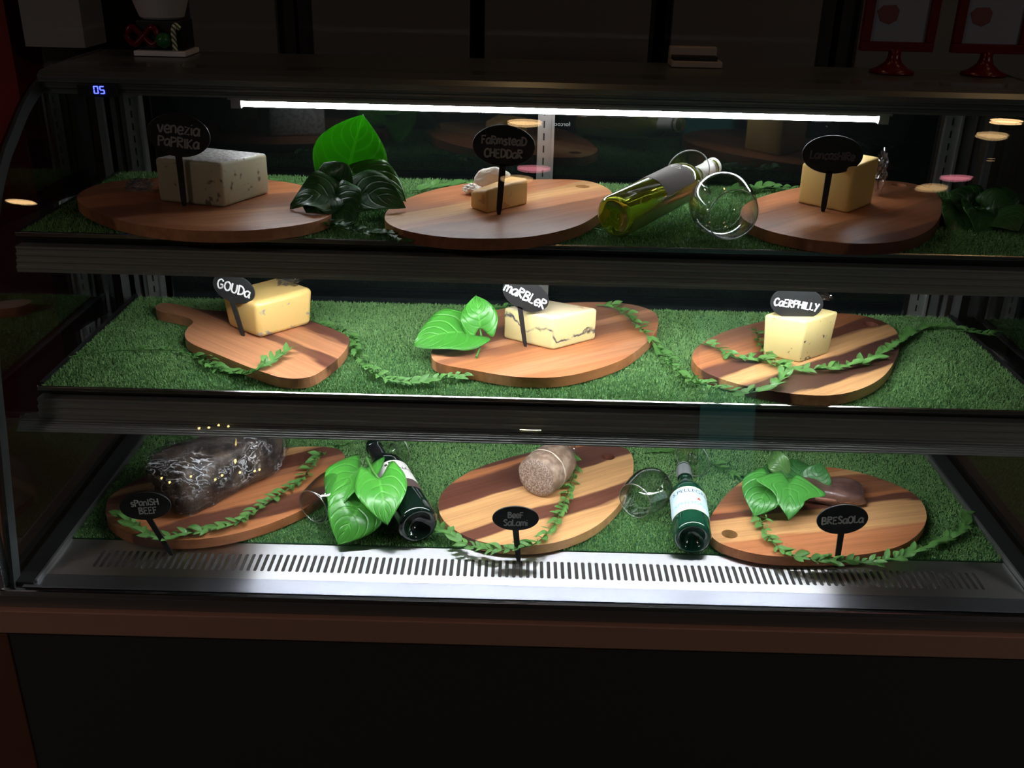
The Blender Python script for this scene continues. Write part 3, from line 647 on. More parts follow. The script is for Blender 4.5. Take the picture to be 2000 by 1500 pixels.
def crease_glints(m, mp_out, scale, amount, rot=None):  # white crease glints painted into the film as diffuse streaks
    nt = m.node_tree; out = [n for n in nt.nodes if n.type == 'OUTPUT_MATERIAL'][0]; src = out.inputs[0].links[0].from_socket
    w = tex(nt, 'ShaderNodeTexNoise', scale, 7, mp_out, Distortion=1.0); g = tex(nt, 'ShaderNodeTexNoise', scale*.22, 2, mp_out)
    a = mth(nt, 'ABSOLUTE', mth(nt, 'SUBTRACT', w.outputs['Fac'], .5)); a = mth(nt, 'SUBTRACT', 1.0, mth(nt, 'MULTIPLY', a, 22), True)
    a = mth(nt, 'MULTIPLY', a, mth(nt, 'MULTIPLY', mth(nt, 'SUBTRACT', g.outputs['Fac'], .42), 6, True)); a = mth(nt, 'MULTIPLY', a, amount)
    df = nt.nodes.new('ShaderNodeBsdfDiffuse'); df.inputs[0].default_value = (.85, .85, .88, 1)
    mx = nt.nodes.new('ShaderNodeMixShader'); nt.links.new(a, mx.inputs[0]); nt.links.new(src, mx.inputs[1]); nt.links.new(df.outputs[0], mx.inputs[2]); nt.links.new(mx.outputs[0], out.inputs[0])
mpc = nt.nodes.new('ShaderNodeMapping'); nt.links.new(tc.outputs['Object'], mpc.inputs[0]); mpc.inputs['Rotation'].default_value = (0, 0, -.95); mpc.inputs['Scale'].default_value = (.45, 1.5, 1.5)
crease_glints(film_m, mpc.outputs[0], 42, .75)
blob('cling_film', frame(mid+nrm*.055-Vector((0, 0, .001)), dr), .272, .126, .108, film_m, t, 2, .42, .14, n=128, k=72, taper=-.05, fine=.06)
# salami
p = at(1046, 970, ZD); q = at(1106, 920, ZD); dr = (q-p).normalized(); R_ = .043
t = thing('salami', 'short thick beef salami with a coarse cut face', 'salami', p)
sm = meatmat('salami_casing', (.19, .12, .085), (.36, .26, .19), 60, .15, 70, .5); sf = meatmat('salami_face', (.17, .11, .085), (.42, .33, .27), 330, .1, 120, .5)
pr = [(0, .001), (0, R_*.6), (0, R_*.9), (.004, R_), (.03, R_*1.03), (.07, R_*1.0), (.095, R_*.86), (.108, R_*.55), (.112, .004)]
fr2 = frame(Vector((p.x, p.y, ZD+R_))-dr*.0, dr)
mb = MB().lathe(pr, fr2, 48); o = mb.out('salami_body', [sm, sf], t, smooth=True)
for i, pl in enumerate(o.data.polygons):
    if i < 48*2 or i == 48*8: pl.material_index = 1
for v in o.data.vertices: v.co += v.co.normalized()*.0015*noise.noise(v.co*60)
MB().lathe([(.001, R_+.0005), (.004, R_+.0022), (.0065, R_+.0008)], fr2 @ Matrix.Translation((.034, 0, 0)), 40, True).out('casing_edge', mat('casing_edge', (.55, .45, .36), .5), t, smooth=True)
q2 = fr2 @ Vector((.1, -.02, .025)); film('wrap_end', q2, .01, .012, .014, t, 14, amp=.5)
# bresaola
p = at(1560, 985, ZD); q = at(1680, 995, ZD); mid = (p+q)/2; dr = (q-p).normalized(); nrm = Vector((-dr.y, dr.x, 0))
t = thing('bresaola', 'dark flat piece of bresaola lying behind its oval sign', 'meat', mid)
blob('meat', frame(mid+nrm*.035, dr), .135, .075, .034, meatmat('bresaola_skin', (.085, .04, .035), (.2, .11, .09), 22, .6, 40, .35), t, 6, .45, .12)
blob('pale_fat_edge', frame(mid+nrm*.003+Vector((0, 0, .012)), dr), .09, .012, .008, mat('meat_edge', (.42, .2, .15), .4, coat=.5), t, 7, .6, .2, n=32, k=14)

# ---------------------------------------------------------------- leaves
def leaf_mb(P0, P1, nrm, width, bend=.1, fold=.1, ripple=.03, kind='heart', seed=0, ns=16, nt_=15):
    P0, P1 = Vector(P0), Vector(P1); e1 = P1-P0; L_ = e1.length; e1 = e1/L_; n = Vector(nrm); n = (n-e1*n.dot(e1)).normalized(); e2 = n.cross(e1)
    V = []; U = []
    for i in range(ns+1):
        s = i/ns
        for j in range(nt_):
            t = 2*j/(nt_-1)-1; at_ = abs(t)
            if kind == 'heart':
                w = .5*((1-s)**1.05)*(1+2.3*s); back = -.34*math.sin(math.pi*min(at_**1.45*.86, 1))*(1-s)**1.5; x = s+back
                y = t*w*width*(1-.12*(at_**3)*(1-s)**3)
            elif kind == 'ivy':
                w = float(np.interp(s, (0, .08, .2, .3, .4, .5, .62, .8, 1), (.28, .48, .68, .64, .36, .27, .24, .14, 0))); back = -.30*math.sin(math.pi*min(at_*.85, 1))*max(0, 1-2.2*s); x = s+back; y = t*w*width*1.05
            else:
                w = .5*math.sin(math.pi*min(.03+.97*s, 1)**.8)**.9; x = s; y = t*w*width
            h = bend*L_*math.sin(math.pi*min(max(s, 0), 1))+fold*abs(y)+ripple*L_*at_*at_*math.sin(9*s+seed+2*t)-bend*L_*.8*max(0, s-.8)
            V.append(P0+e1*(x*L_)+e2*y+n*h); U.append((s, (t+1)/2))
    F = [(i*nt_+j, i*nt_+j+1, (i+1)*nt_+j+1, (i+1)*nt_+j) for i in range(ns) for j in range(nt_-1)]
    return V, F, U
def leaf(name, P0, P1, nrm, width, m, parent, **kw):
    V, F, U = leaf_mb(P0, P1, nrm, width, **kw)
    o = mesh(name, V, F, m, parent, smooth=True, uvs=U); s = o.modifiers.new('thick', 'SOLIDIFY'); s.thickness = .0007; return o
FACE = (0, -.75, .65)
t = thing('leaf_spray', 'pair of glossy bright heart leaves beside the marbled cheese', 'leaves', at(930, 690, ZM))
leaf('leaf', at(912, 650, ZM+.025), at(808, 674, ZM+.012), (-.1, -.45, .9), .098, LEAF, t, bend=.12, seed=1)
leaf('leaf', at(938, 640, ZM+.035), at(930, 577, ZM+.085), (.05, -.9, .45), .062, LEAF, t, bend=.1, seed=3, ripple=.05)
MB().tube(spline([at(937, 640, ZM+.033), at(940, 660, ZM+.02), at(937, 680, ZM+.008), at(930, 698, ZM+.004)], 5), [.002]*16, 7).out('stem', STEM, t, smooth=True)
t = thing('leaf_spray', 'three glossy heart leaves lying over the dark wine bottle', 'leaves', at(700, 1000, D))
leaf('leaf', at(706, 918, D+.075), at(648, 1002, D+.05), (-.2, -.5, .85), .088, LEAF, t, bend=.16, seed=0)
leaf('leaf', at(708, 982, D+.055), at(660, 1064, D+.010), (.15, -.6, .8), .098, LEAF, t, bend=.12, seed=2)
leaf('leaf', at(741, 936, D+.095), at(757, 1024, D+.055), (.05, -.6, .8), .088, LEAF, t, bend=.12, seed=5)
MB().tube(spline([at(716, 893, D+.095), at(722, 906, D+.095), at(730, 922, D+.097), at(741, 936, D+.094)], 4), .0022, 7).out('stem', STEM, t, smooth=True)
MB().tube(spline([at(742, 940, D+.09), at(730, 975, D+.06), at(741, 1005, D+.02), at(737, 1027, D+.006)], 4), .0022, 7).out('stem', STEM, t, smooth=True)
t = thing('leaf_spray', 'tall bright heart leaf above dark drooping leaves on the top shelf', 'leaves', at(680, 430, T))
b0 = at(680, 400, T+.03)
def atp(px, py, y): return atY(px, py, y)
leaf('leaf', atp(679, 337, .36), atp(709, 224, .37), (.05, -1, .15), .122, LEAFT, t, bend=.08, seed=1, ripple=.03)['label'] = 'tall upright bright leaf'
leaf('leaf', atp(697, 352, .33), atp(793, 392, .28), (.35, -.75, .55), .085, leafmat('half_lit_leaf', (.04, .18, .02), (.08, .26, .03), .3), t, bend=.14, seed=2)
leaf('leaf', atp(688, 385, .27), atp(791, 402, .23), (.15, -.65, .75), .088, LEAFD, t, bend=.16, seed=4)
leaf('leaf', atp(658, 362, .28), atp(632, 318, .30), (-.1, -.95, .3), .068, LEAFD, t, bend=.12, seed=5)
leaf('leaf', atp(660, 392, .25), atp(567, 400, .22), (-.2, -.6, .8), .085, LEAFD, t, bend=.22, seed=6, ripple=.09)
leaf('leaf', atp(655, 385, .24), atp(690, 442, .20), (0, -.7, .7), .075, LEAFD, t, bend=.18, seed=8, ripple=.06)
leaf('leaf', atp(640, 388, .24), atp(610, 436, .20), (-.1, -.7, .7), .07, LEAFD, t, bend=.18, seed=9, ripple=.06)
for a in ((679, 337, .36), (697, 352, .33), (660, 385, .27)): MB().tube(spline([atp(*a), (atp(*a)+b0)/2+Vector((0, .01, 0)), b0], 4), .0022, 7).out('stem', STEM, t, smooth=True)
t = thing('leaf_spray', 'shadowy dark leaf cluster at the right end of the top shelf', 'leaves', at(1920, 440, T))
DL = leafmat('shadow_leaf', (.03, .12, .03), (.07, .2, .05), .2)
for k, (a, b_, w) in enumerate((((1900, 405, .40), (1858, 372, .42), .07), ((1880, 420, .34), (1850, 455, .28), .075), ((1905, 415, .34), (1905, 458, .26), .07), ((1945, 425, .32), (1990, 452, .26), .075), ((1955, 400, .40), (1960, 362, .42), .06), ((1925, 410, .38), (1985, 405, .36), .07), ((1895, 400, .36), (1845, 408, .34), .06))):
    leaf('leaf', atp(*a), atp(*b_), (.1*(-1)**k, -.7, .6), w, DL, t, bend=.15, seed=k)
MB().tube(spline([atp(1880, 420, .34), atp(1910, 412, .37), atp(1955, 402, .4)], 4), .002, 7).out('stem', STEM, t, smooth=True)
t = thing('ivy_sprig', 'ivy sprig with lobed bright leaves over the bresaola', 'leaves', at(1530, 960, ZD))
leaf('leaf', at(1541, 946, ZD+.06), at(1540, 1016, ZD+.025), (.05, -.5, .85), .096, IVY, t, bend=.1, kind='ivy', seed=1, ns=28, nt_=21)
leaf('leaf', at(1508, 945, ZD+.05), at(1473, 1008, ZD+.012), (-.25, -.4, .85), .088, IVY, t, bend=.14, kind='heart', seed=2)
leaf('leaf', at(1541, 925, ZD+.04), at(1506, 884, ZD+.06), (-.4, -.8, .4), .045, leafmat('pale_ivy', (.08, .2, .05), (.13, .27, .08)), t, bend=.3, kind='lance', seed=3)['label'] = 'pale upright leaf'
leaf('leaf', at(1555, 935, ZD+.03), at(1562, 898, ZD+.05), (0, -.7, .7), .07, LEAFD, t, bend=.1, seed=4)
leaf('leaf', at(1590, 950, ZD+.02), at(1604, 905, ZD+.06), (-.5, -.7, .4), .06, LEAFD, t, bend=.15, seed=5)
leaf('leaf', at(1520, 925, ZD+.03), at(1488, 945, ZD+.02), (0, -.5, .8), .05, LEAFD, t, bend=.1, seed=6)
MB().tube(spline([at(1508, 945, ZD+.05), at(1528, 937, ZD+.055), at(1541, 946, ZD+.06), at(1555, 935, ZD+.035), at(1590, 948, ZD+.02)], 4), .0018, 7).out('stem', STEM, t, smooth=True)

# ---------------------------------------------------------------- garlands
def garland(pts, z, label, ll=.021, seed=0, m=None, dens=1.0, h0=.006):
    R = random.Random(seed); P = [at(p[0], p[1], (p[2] if len(p) > 2 else z)+h0) for p in pts]; P = spline(P, 10)
    t = thing('leaf_garland', label, 'garland', P[0], 'green leaf garlands')
    MB().tube(P, .0011, 6).out('stem', STEM, t, smooth=True)
    mb = MB(); acc = 0; step = .0135/dens; k = 0
    for i in range(1, len(P)):
        d = P[i]-P[i-1]; acc += d.length
        if d.length < 1e-6: continue
        while acc > step:
            acc -= step; k += 1; tg = d.normalized(); sd = Vector((-tg.y, tg.x, 0)).normalized()
            for s in (-1, 1):
                a = R.uniform(.35, .85); dr = (tg*math.cos(a)+sd*s*math.sin(a)+Vector((0, 0, R.uniform(-.05, .5)))).normalized()
                l = ll*R.uniform(.9, 1.4); p0 = P[i]; p1 = p0+dr*l
                if p1.z < z+.001: p1.z = z+.001
                n = Vector((R.uniform(-.6, .6), R.uniform(-.6, .3), 1))
                mb.add(*leaf_mb(p0, p1, n, l*R.uniform(.36, .5), bend=R.uniform(-.05, .2), fold=.25, ripple=0, kind='lance', ns=6, nt_=5))
    mb.out('foliage', m or SPRIG, t, smooth=True)
garland([(135, 697), (180, 690), (240, 684), (300, 683), (345, 685), (380, 694)], M, 'thin bare garland end at the far left of the middle shelf', .014, 1, dens=.35)
garland([(370, 690), (400, 706), (430, 722), (465, 730), (500, 724, ZM), (530, 706, ZM), (558, 690, ZM)], M, 'green garland crossing the lower edge of the paddle board', .021, 2)
garland([(612, 628), (645, 640), (688, 662), (700, 695), (730, 728), (775, 745), (830, 746), (880, 738), (925, 733)], M, 'green garland between the paddle board and the marbled cheese board', .019, 3)
garland([(1165, 595, ZM), (1205, 601, ZM), (1232, 622, ZM), (1262, 652, ZM), (1285, 680), (1308, 708), (1345, 742), (1400, 757, ZM), (1450, 768, ZM), (1500, 758, ZM), (1528, 738, ZM), (1535, 712, ZM)], M, 'green garland sweeping from the marbled cheese board to the caerphilly board', .020, 4)
garland([(1362, 668, ZM), (1400, 680, ZM), (1440, 700, ZM), (1480, 700, ZM), (1520, 716, ZM), (1570, 722, ZM), (1640, 718, ZM), (1700, 702, ZM), (1745, 675, ZM), (1785, 648), (1830, 640), (1880, 645), (1935, 655)], M, 'green garland lying in front of the caerphilly block', .020, 5)
garland([(1475, 640, ZM), (1482, 665, ZM), (1495, 688, ZM), (1525, 712, ZM)], M, 'short green twig left of the caerphilly block', .018, 6, dens=.8)
garland([(900, 600), (930, 606), (965, 602), (985, 600)], M, 'short leafy twig behind the marbled cheese', .017, 7, dens=.7)
garland([(698, 862), (655, 876), (618, 895, ZD), (592, 935, ZD), (552, 962, ZD), (510, 990, ZD), (465, 1020, ZD), (400, 1036, ZD), (350, 1046, ZD), (310, 1050, ZD), (272, 1036, ZD), (238, 1008, ZD)], D, 'green garland running along the wrapped beef board', .021, 8)
garland([(1112, 882, ZD), (1122, 915, ZD), (1110, 960, ZD), (1095, 1000, ZD), (1078, 1030, ZD), (1040, 1064, ZD), (965, 1074, .022), (905, 1062, .022), (858, 1030, .022)], D, 'green garland curving around the salami board', .020, 9)
garland([(1258, 884), (1285, 882), (1312, 878)], D, 'short green twig behind the round bowled wine glass', .018, 10)
garland([(1385, 900), (1425, 922), (1462, 946), (1478, 990, ZD), (1495, 1040, ZD), (1530, 1076, ZD), (1590, 1093, .025), (1660, 1098, .022), (1740, 1092, .016), (1820, 1064), (1878, 1035), (1886, 1003)], D, 'green garland curving around the bresaola board', .021, 11)
garland([(372, 868), (385, 852), (395, 840)], D, 'dark twig tip behind the wrapped beef', .03, 12, dens=.5)
garland([(800, 372), (850, 367), (895, 362), (940, 362)], T, 'green garland behind the left edge of the cheddar board', .024, 13)
garland([(545, 362), (520, 356), (590, 368)], T, 'green twig behind the frosty rinded cheese', .02, 14)
garland([(1420, 376), (1460, 372), (1500, 368), (1550, 374)], T, 'green twig behind the lying wine glass', .024, 15)
garland([(600, 436), (650, 442), (700, 452), (755, 458), (790, 470)], T, 'dark twig at the shelf edge below the tall leaf', .024, 16, m=LEAFD)
garland([(1160, 446), (1200, 456), (1250, 462)], T, 'pale twig under the base of the white wine bottle', .024, 17, m=SPRIG, dens=.7)

# ---------------------------------------------------------------- bottles and glasses
def bottle(name, label, base, zb, mouth, L_, R_, gl, prof, group=None):
    A = at(base[0], base[1], zb); B = reach(A, mouth[0], mouth[1], L_); dr = (B-A).normalized()
    t = thing(name, label, 'bottle', Vector((A.x, A.y, zb-R_)), group)
    f = frame(A, dr); body = MB().lathe(prof, f, 56).out('glass_body', gl, t, smooth=True, )
    body.data.set_sharp_from_angle(angle=math.radians(60))
    return t, f, body
def sleeve(f, pts, m, name, parent, a0=0, a1=2*math.pi, k=48, th=.0004):
    """wrap around the axis; pts (axial, radius), angles measured from straight up"""
    V = []; n = len(pts); full = a1-a0 > 6.2
    for d in (0, th):
        for a, r in pts:
            for j in range(k+1):
                g = a0+(a1-a0)*j/k; V.append(f @ Vector((a, (r+d)*math.sin(g), (r+d)*math.cos(g))))
    w = k+1; o = n*w; F = []
    for i in range(n-1):
        for j in range(k): F += [(i*w+j, i*w+j+1, (i+1)*w+j+1, (i+1)*w+j), (o+i*w+j, o+(i+1)*w+j, o+(i+1)*w+j+1, o+i*w+j+1)]
    for j in range(k): F += [(j, o+j, o+j+1, j+1), ((n-1)*w+j, (n-1)*w+j+1, o+(n-1)*w+j+1, o+(n-1)*w+j)]
    if not full:
        for i in range(n-1): F += [(i*w, (i+1)*w, o+(i+1)*w, o+i*w), (i*w+k, o+i*w+k, o+(i+1)*w+k, (i+1)*w+k)]
    return mesh(name, V, F, m, parent, smooth=False)
def wrap_text(s, size, f, ax, r, ang, m, parent, name='lettering', flip=False, scale=(1, 1)):
    """text running around the axis, its top towards the neck"""
    V, F = text_mesh(s, size); out = []
    for v in V:
        g = ang-v.x*scale[0]/r; out.append(f @ Vector((ax+v.y*scale[1], (r)*math.sin(g), (r)*math.cos(g))))
    return mesh(name, out, [tuple(reversed(p)) for p in F], m, parent)
def bprof(R_, L_, rn, punt=True, sh=(.62, .78)):
    P = []
    if punt: P += [(.022, .001), (.018, R_*.35), (.006, R_*.62), (0, R_*.78)]
    else: P += [(.004, .001), (0, R_*.7)]
    P += [(.0, R_*.84), (.003, R_*.95), (.008, R_), (L_*sh[0], R_), (L_*(sh[0]+.05), R_*.95), (L_*(sh[0]+.1), R_*.76), (L_*(sh[1]-.03), rn*1.35), (L_*sh[1]+.01, rn*1.05), (L_*.95, rn), (L_*.955, rn*1.18), (L_*.985, rn*1.18), (L_*.99, rn), (L_, rn*.85)]
    return P
OLIVE = mat('olive_wine_glass', (.62, .70, .06), .0, trans=.8, ior=1.3, spec=.5)
R_ = .0365; L_ = .31
t, f, body = bottle('wine_bottle', 'white wine bottle in green glass lying with its base forward', (1198, 425), T+.0365, (1396, 324), L_, R_, OLIVE, bprof(R_, L_, .0135))
sleeve(f, [(.105, R_+.0003), (.19, R_+.0003)], mat('grey_paper_label', (.2, .17, .15), .6), 'label', t, -1.25, 1.15)
wrap_text('O', .026, f, .172, R_+.0009, -.1, mat('pale_print', (.7, .68, .6), .5), t, 'emblem', scale=(1.1, .5))
sleeve(f, [(.232, .0150), (.26, .0142), (.29, .0142), (.293, .0165)], mat('white_foil', (.85, .84, .78), .35), 'foil_capsule', t)
sleeve(f, [(.2985, .0163), (.306, .0163)], mat('foil_ring', (.85, .84, .78), .35), 'foil_ring', t)
DG = mat('black_green_glass', (.004, .012, .008), .04, spec=.7, coat=.6)
R_ = .0385; L_ = .31
t, f, body = bottle('wine_bottle', 'dark red wine bottle with white label beside heart leaves', (818, 1027), D+.0385, (728, 870), L_, R_, DG, bprof(R_, L_, .0145))
wl = mat('white_paper_label', (.82, .80, .76), .6); ink = mat('black_ink', (.02, .02, .02), .6)
sleeve(f, [(.108, R_+.0003), (.178, R_+.0003)], wl, 'label', t, -1.3, 1.3)
sleeve(f, [(.078, R_+.0003), (.1075, R_+.0003)], mat('brown_label_band', (.09, .06, .055), .5), 'label_band', t, -1.3, 1.3)
wrap_text('ONAS', .0165, f, .142, R_+.001, -.35, ink, t)
for a_, x_ in ((.35, .166), (.12, .170), (-.1, .169)):
    sleeve(f, [(x_-.003, R_+.0008), (x_+.003, R_+.0008)], ink, 'printed_mark', t, a_-.07, a_+.07, 4)
sleeve(f, [(.235, .0158), (.3, .0148), (.3105, .0150)], mat('black_foil', (.012, .012, .014), .25, coat=.5), 'foil_capsule', t)
PG = mat('green_water_glass', (.008, .055, .028), .03, spec=.7, coat=.6)
R_ = .035; L_ = .25
t, f, body = bottle('water_bottle', 'green sparkling water bottle with pale blue label beside a wine glass', (1353, 1053), D+.035, (1335, 913), L_, R_, PG, bprof(R_, L_, .0125, True, (.53, .76)))
lb = mat('pale_blue_label', (.55, .74, .80), .5); N, L, b = nodes(lb); n_ = tex(lb.node_tree, 'ShaderNodeTexNoise', 40, 3); L.new(mixc(lb.node_tree, n_.outputs['Fac'], (.42, .68, .8), (.78, .86, .88)), b.inputs['Base Color'])
sleeve(f, [(.046, R_+.0003), (.122, R_+.0003)], lb, 'label', t, -1.45, 1.45)
for x_ in (.0445, .1215): sleeve(f, [(x_, R_+.0006), (x_+.0018, R_+.0006)], mat('label_edge', (.85, .8, .6), .4), 'label_edge', t, -1.45, 1.45)
wrap_text('S.PELLEGRINO', .0150, f, .104, R_+.001, -.28, mat('navy_ink', (.02, .04, .09), .5), t)
wrap_text('S.PELLEGRINO', .013, f, .064, R_+.001, -.15, mat('teal_ink', (.12, .55, .55), .5), t)
# red star on the label
st = []
for k in range(10): a = math.pi*k/5+.2; r = .0062 if k % 2 == 0 else .0026; st.append((r*math.cos(a), r*math.sin(a)))
V = []
for x_, y_ in st: g = -.42-x_/R_; V.append(f @ Vector((.084+y_, (R_+.001)*math.sin(g), (R_+.001)*math.cos(g))))
V.append(f @ Vector((.084, (R_+.0011)*math.sin(-.42), (R_+.0011)*math.cos(-.42))))
mesh('red_star', V, [(i, (i+1) % 10, 10) for i in range(10)], mat('red_ink', (.6, .05, .03), .5), t)
sil = mat('silver_foil', (.55, .57, .58), .3, .6)
sleeve(f, [(.145, .0325), (.155, .027), (.165, .0225)], sil, 'neck_label', t, -.6, .6)
sleeve(f, [(.205, .0150), (.222, .0150), (.242, .0145), (.2505, .0135)], sil, 'foil_cap', t)

def wineglass(label, rim, zr, foot, L_, Rb, Rf, prof=None):
    A = at(rim[0], rim[1], zr); B = reach(A, foot[0], foot[1], L_) if len(foot) < 3 else Vector(at(foot[0], foot[1], foot[2])); dr = (B-A).normalized(); L_ = (B-A).length
    t = thing('wine_glass', label, 'wine glass', (A.x, A.y, zr-Rb), 'empty wine glasses lying down')
    f = frame(A, dr); hb = L_*.46
    P = [(0, Rb*.80), (hb*.12, Rb*.88), (hb*.35, Rb*.98), (hb*.55, Rb), (hb*.75, Rb*.88), (hb*.9, Rb*.58), (hb*.98, Rb*.25), (hb*1.03, .006)]
    Ps = [(p.x, p.y) for p in spline([(a, r, 0) for a, r in P], 4)]
    stem = [(hb*1.08, .0042), (hb*1.3, .0036), (L_*.9, .0038), (L_*.955, .006), (L_*.985, .014), (L_*.992, Rf*.6), (L_*.994, Rf), (L_, Rf), (L_, .001)]
    inn = [(a-.0006, max(r-.0012, .0005)) for a, r in Ps[::-1]]
    bowl = MB().lathe(Ps+[(hb*1.035, .0045), (hb*1.04, .0005)], f, 44)
    bowl.F = bowl.F[:-2]; outer = len(bowl.V)
    bowl.lathe([(hb*1.0, .0005)]+[(a, r) for a, r in inn if a < hb*1.0], f, 44); bowl.F = bowl.F[:-2]
    k = 44; n1 = 0; ring = lambda a, R2, q: MB().lathe([(a+q*math.cos(g), R2+q*math.sin(g)) for g in [i*math.pi/3 for i in range(6)]], f, 44, True); ring(0, Rb*.795, .0008).out('rim', RIMG, t, smooth=True); ring(L_-.002, Rf, .0011).out('foot_rim', RIMG, t, smooth=True); n2 = len(bowl.V)-k; bowl.F += [(n1+j, n1+(j+1) % k, n2+(j+1) % k, n2+j) for j in range(k)]
    bowl.out('bowl', WINEG, t, smooth=True)
    MB().lathe(stem[:5], f, 20).out('stem', WINEG, t, smooth=True); o = MB().lathe(stem[4:], f, 44).out('foot', WINEG, t, smooth=True); o.data.set_sharp_from_angle(angle=math.radians(50))
    return t
RIMG = thin_glass('glass_rim', (.9, .95, .92), .45, 1.5, .9, .35)
wineglass('wine glass lying with its round bowl forward beside the white wine bottle', (1432, 420), T+.055, (1343, 336), .22, .053, .040)
wineglass('wine glass lying half under the heart leaves by the dark bottle', (612, 990), D+.042, (772, 876), .25, .043, .038)
wineglass('wine glass lying between the salami board and the water bottle', (1240, 978), D+.045, (1354, 896), .225, .044, .038)

# ---------------------------------------------------------------- chalk signs
G = {'a': (3.6, [[(3.3, 3.6), (2, 4.2), (.6, 3.2), (.3, 1.5), (1.2, .3), (2.4, .8), (3.2, 2.6)], [(3.3, 4.2), (3.2, 1), (3.6, .1)]]),
     'c': (3.3, [[(3, 3.6), (2, 4.2), (.7, 3.2), (.4, 1.6), (1.3, .2), (3, .7)]]), 'e': (3.4, [[(.4, 2), (3, 2.4), (2.7, 3.8), (1.6, 4.2), (.5, 3), (.4, 1.4), (1.5, .1), (3.1, .7)]]),
     'i': (1.4, [[(.7, 4), (.7, .1)], [(.6, 5.6), (.8, 5.3)]]), 'm': (5, [[(.4, 4), (.4, .1)], [(.4, 3), (1.4, 4.1), (2.2, 3.2), (2.3, .3)], [(2.3, 3), (3.5, 4.1), (4.3, 3.1), (4.4, .1)]]),
     'n': (3.6, [[(.4, 4), (.4, .1)], [(.4, 3), (1.6, 4.1), (2.8, 3.2), (2.9, .1)]]), 's': (3.2, [[(2.8, 3.8), (1.4, 4.2), (.6, 3.2), (1.6, 2.3), (2.7, 1.4), (1.8, .1), (.4, .5)]]),
     't': (2.8, [[(1.3, 5.5), (1.2, .8), (2.2, .1)], [(.2, 4.1), (2.4, 4.3)]]), 'v': (3.4, [[(.2, 4.1), (1.6, .1), (3, 4.2)]]), 'z': (3.4, [[(.4, 4.1), (2.9, 4.1), (.4, .2), (3, .2)]]),
     'B': (4, [[(.6, 5.8), (.6, .1)], [(.3, 5.8), (2.6, 5.6), (3, 4.2), (.7, 3.1), (3.2, 2.6), (3.2, .7), (.4, .1)]]), 'C': (4, [[(3.6, 5), (2.4, 6), (.8, 4.8), (.5, 2), (1.8, .1), (3.7, .9)]]),
     'D': (4.2, [[(.6, 5.9), (.6, .1)], [(.3, 5.9), (2.6, 5.5), (3.8, 3.4), (2.9, .9), (.4, .1)]]), 'E': (3.6, [[(3.1, 5.8), (.6, 5.8), (.6, .1), (3.2, .2)], [(.6, 3.1), (2.6, 3.2)]]),
     'F': (3.5, [[(3.2, 5.8), (.6, 5.8), (.6, .1)], [(.6, 3.2), (2.6, 3.2)]]), 'G': (4.4, [[(3.7, 5), (2.4, 6), (.8, 4.8), (.5, 2), (1.8, .1), (3.5, 1), (3.5, 2.7), (2.2, 2.7)]]),
     'H': (4.1, [[(.5, 5.9), (.5, .1)], [(3.5, 5.9), (3.5, .1)], [(.5, 3), (3.5, 3.1)]]), 'I': (1.6, [[(.8, 5.9), (.8, .1)]]), 'K': (3.9, [[(.5, 5.9), (.5, .1)], [(3.3, 5.8), (.6, 2.8), (3.5, .1)]]),
     'L': (3.5, [[(.6, 5.9), (.6, .2), (3.1, .2)]]), 'O': (4.4, [[(2.2, 5.9), (.7, 4.6), (.5, 1.8), (2.1, .1), (3.7, 1.6), (3.7, 4.6), (2.2, 5.9)]]), 'P': (3.8, [[(.6, 5.9), (.6, .1)], [(.3, 5.9), (3, 5.5), (3.2, 3.8), (.7, 2.9)]]),
     'R': (4, [[(.6, 5.9), (.6, .1)], [(.3, 5.9), (3, 5.5), (3, 3.9), (.7, 3.1), (3.5, .1)]]), 'S': (3.7, [[(3.3, 5.2), (1.9, 6), (.6, 4.8), (1.8, 3.3), (3.2, 1.9), (2.2, .2), (.4, .7)]]),
     'U': (4.2, [[(.5, 5.9), (.5, 1.5), (1.9, .1), (3.4, 1.2), (3.5, 5.9)]]), 'Y': (3.8, [[(.4, 5.9), (1.9, 3)], [(3.5, 5.9), (1, -.8)]]), 'A': (4.1, [[(.3, .1), (2, 5.9), (3.7, .1)], [(1, 2.2), (3.1, 2.2)]]), ' ': (2.5, [])}
CHALK = mat('white_chalk', (.85, .85, .85), .8); CHALKD = mat('shaded_chalk', (.32, .32, .31), .8); SLATE = mat('black_slate', (.016, .017, .018), .45)  # white chalk darkened for unlit signs: the shade is put into its colour
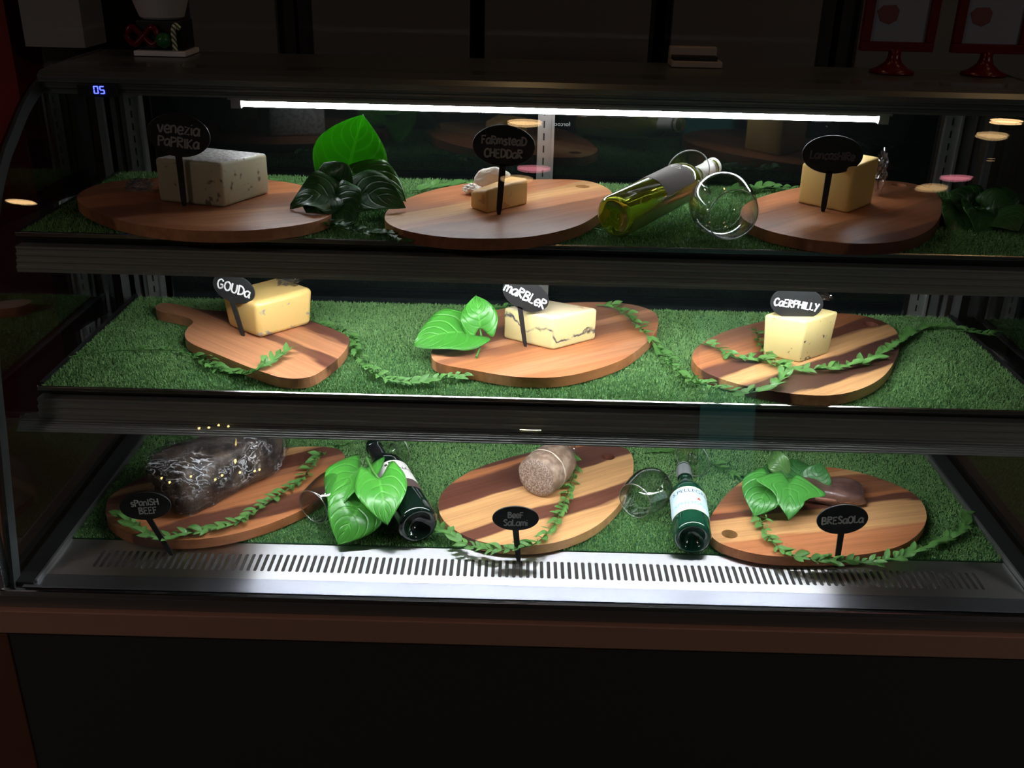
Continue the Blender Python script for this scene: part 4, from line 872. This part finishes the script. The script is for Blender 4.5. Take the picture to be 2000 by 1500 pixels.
def sign(label, base, zb, cen, a, b_, roll, yaw, lines, size, chalk=CHALK, dy=0.0, th=.0032, pen=.055, tilt=0):
    P0 = at(base[0], base[1], zb); C_ = atY(cen[0], cen[1], P0.y+dy)
    t = thing('chalkboard_sign', label, 'sign', P0, 'black oval chalkboard signs')
    Rm = Matrix.Rotation(yaw, 3, 'Z') @ Matrix.Rotation(tilt, 3, 'X') @ Matrix.Rotation(roll, 3, 'Y')   # local x right, z up, -y front
    ex, ey, ez = (Rm @ Vector(v) for v in ((1, 0, 0), (0, 1, 0), (0, 0, 1)))
    n = 48; V = []
    for y_ in (-th/2, th/2):
        for k in range(n): g = 2*math.pi*k/n; V.append(C_+ex*a*math.cos(g)+ez*b_*math.sin(g)+ey*y_)
    F = [tuple(range(n)), tuple(n+i for i in reversed(range(n)))]+[(i, n+i, n+(i+1) % n, (i+1) % n) for i in range(n)]
    mesh('plate', V, F, SLATE, t, bevel=.0008, angle=60)
    S0 = C_-ez*b_*.85 if tilt == 0 else C_-ez*b_*.85
    sd = ex*.0042; fw = ey*th/2; tip = sd*.55
    pts = [(S0, sd*1.35), (P0+(S0-P0)*.12, sd*1.15), (P0, sd*.7)]; V = []
    for p, s_ in pts: V += [p-s_-fw, p+s_-fw, p+s_+fw, p-s_+fw]
    F = [(0, 1, 2, 3), (8, 11, 10, 9)]
    for i in (0, 4):
        for j in range(4): F.append((i+j, i+4+j, i+4+(j+1) % 4, i+(j+1) % 4))
    mesh('stake', V, F, SLATE, t, bevel=.0005)
    mb = MB()
    for li, ln in enumerate(lines):
        s_ = size*(ln[1] if isinstance(ln, tuple) else 1); ln = ln[0] if isinstance(ln, tuple) else ln
        wid = sum(G[c][0] for c in ln)*s_; x = -wid/2; zc = ((len(lines)-1)/2-li)*size*7.4-size*2.9; R = random.Random(len(ln)+li)
        for c in ln:
            jz = R.uniform(-.25, .25)
            for stx in G[c][1]:
                Q = spline([(x+px*s_, zc+(pz+jz)*s_, 0) for px, pz in stx], 4) if len(stx) > 2 and c not in 'EFLKAHzI' else [Vector((x+px*s_, zc+(pz+jz)*s_, 0)) for px, pz in stx]
                mb.tube([C_+ex*q.x+ez*q.y-ey*(th/2+.0002) for q in Q], size*pen*10, 6)
            x += G[c][0]*s_
    mb.out('chalk_lettering', chalk, t)
dg = math.radians
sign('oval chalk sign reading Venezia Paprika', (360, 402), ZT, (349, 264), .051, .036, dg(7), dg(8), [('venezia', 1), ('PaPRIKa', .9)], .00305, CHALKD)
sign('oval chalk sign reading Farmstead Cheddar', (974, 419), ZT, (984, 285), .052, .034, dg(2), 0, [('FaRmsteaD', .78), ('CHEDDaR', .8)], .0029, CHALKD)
sign('oval chalk sign reading Lancashire', (1607, 413), ZT, (1626, 302), .053, .033, dg(2), 0, [('LancasHIRe', .8)], .0029, mat('deep_shaded_chalk', (.11, .11, .11), .8))  # darkest chalk tone, the shade on this sign put into the colour
sign('oval chalk sign reading Gouda', (475, 656), ZM, (457, 563), .041, .028, dg(16), dg(-8), ['GOUDa'], .0031, CHALK, pen=.052)
sign('oval chalk sign reading Marbler', (1026, 677), ZM, (1027, 576), .045, .029, dg(25), 0, [('maRBLeR', .92)], .0033, CHALK, pen=.05)
sign('oval chalk sign reading Caerphilly', (1522, 698), ZM, (1556, 592), .048, .0315, dg(6), 0, [('CaERPHILLY', .75)], .0031, CHALK, pen=.05)
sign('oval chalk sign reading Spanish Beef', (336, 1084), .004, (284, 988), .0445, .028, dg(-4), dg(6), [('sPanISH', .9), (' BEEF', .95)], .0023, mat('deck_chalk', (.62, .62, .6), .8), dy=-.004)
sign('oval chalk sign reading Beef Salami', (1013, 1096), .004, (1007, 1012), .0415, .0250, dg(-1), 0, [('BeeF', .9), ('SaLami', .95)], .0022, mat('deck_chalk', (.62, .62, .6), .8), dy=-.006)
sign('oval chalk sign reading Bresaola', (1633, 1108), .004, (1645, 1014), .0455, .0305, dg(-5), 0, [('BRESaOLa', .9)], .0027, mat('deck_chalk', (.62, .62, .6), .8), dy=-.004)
for o in list(COL.objects):
    if 'centred' in o.keys(): del o['centred']
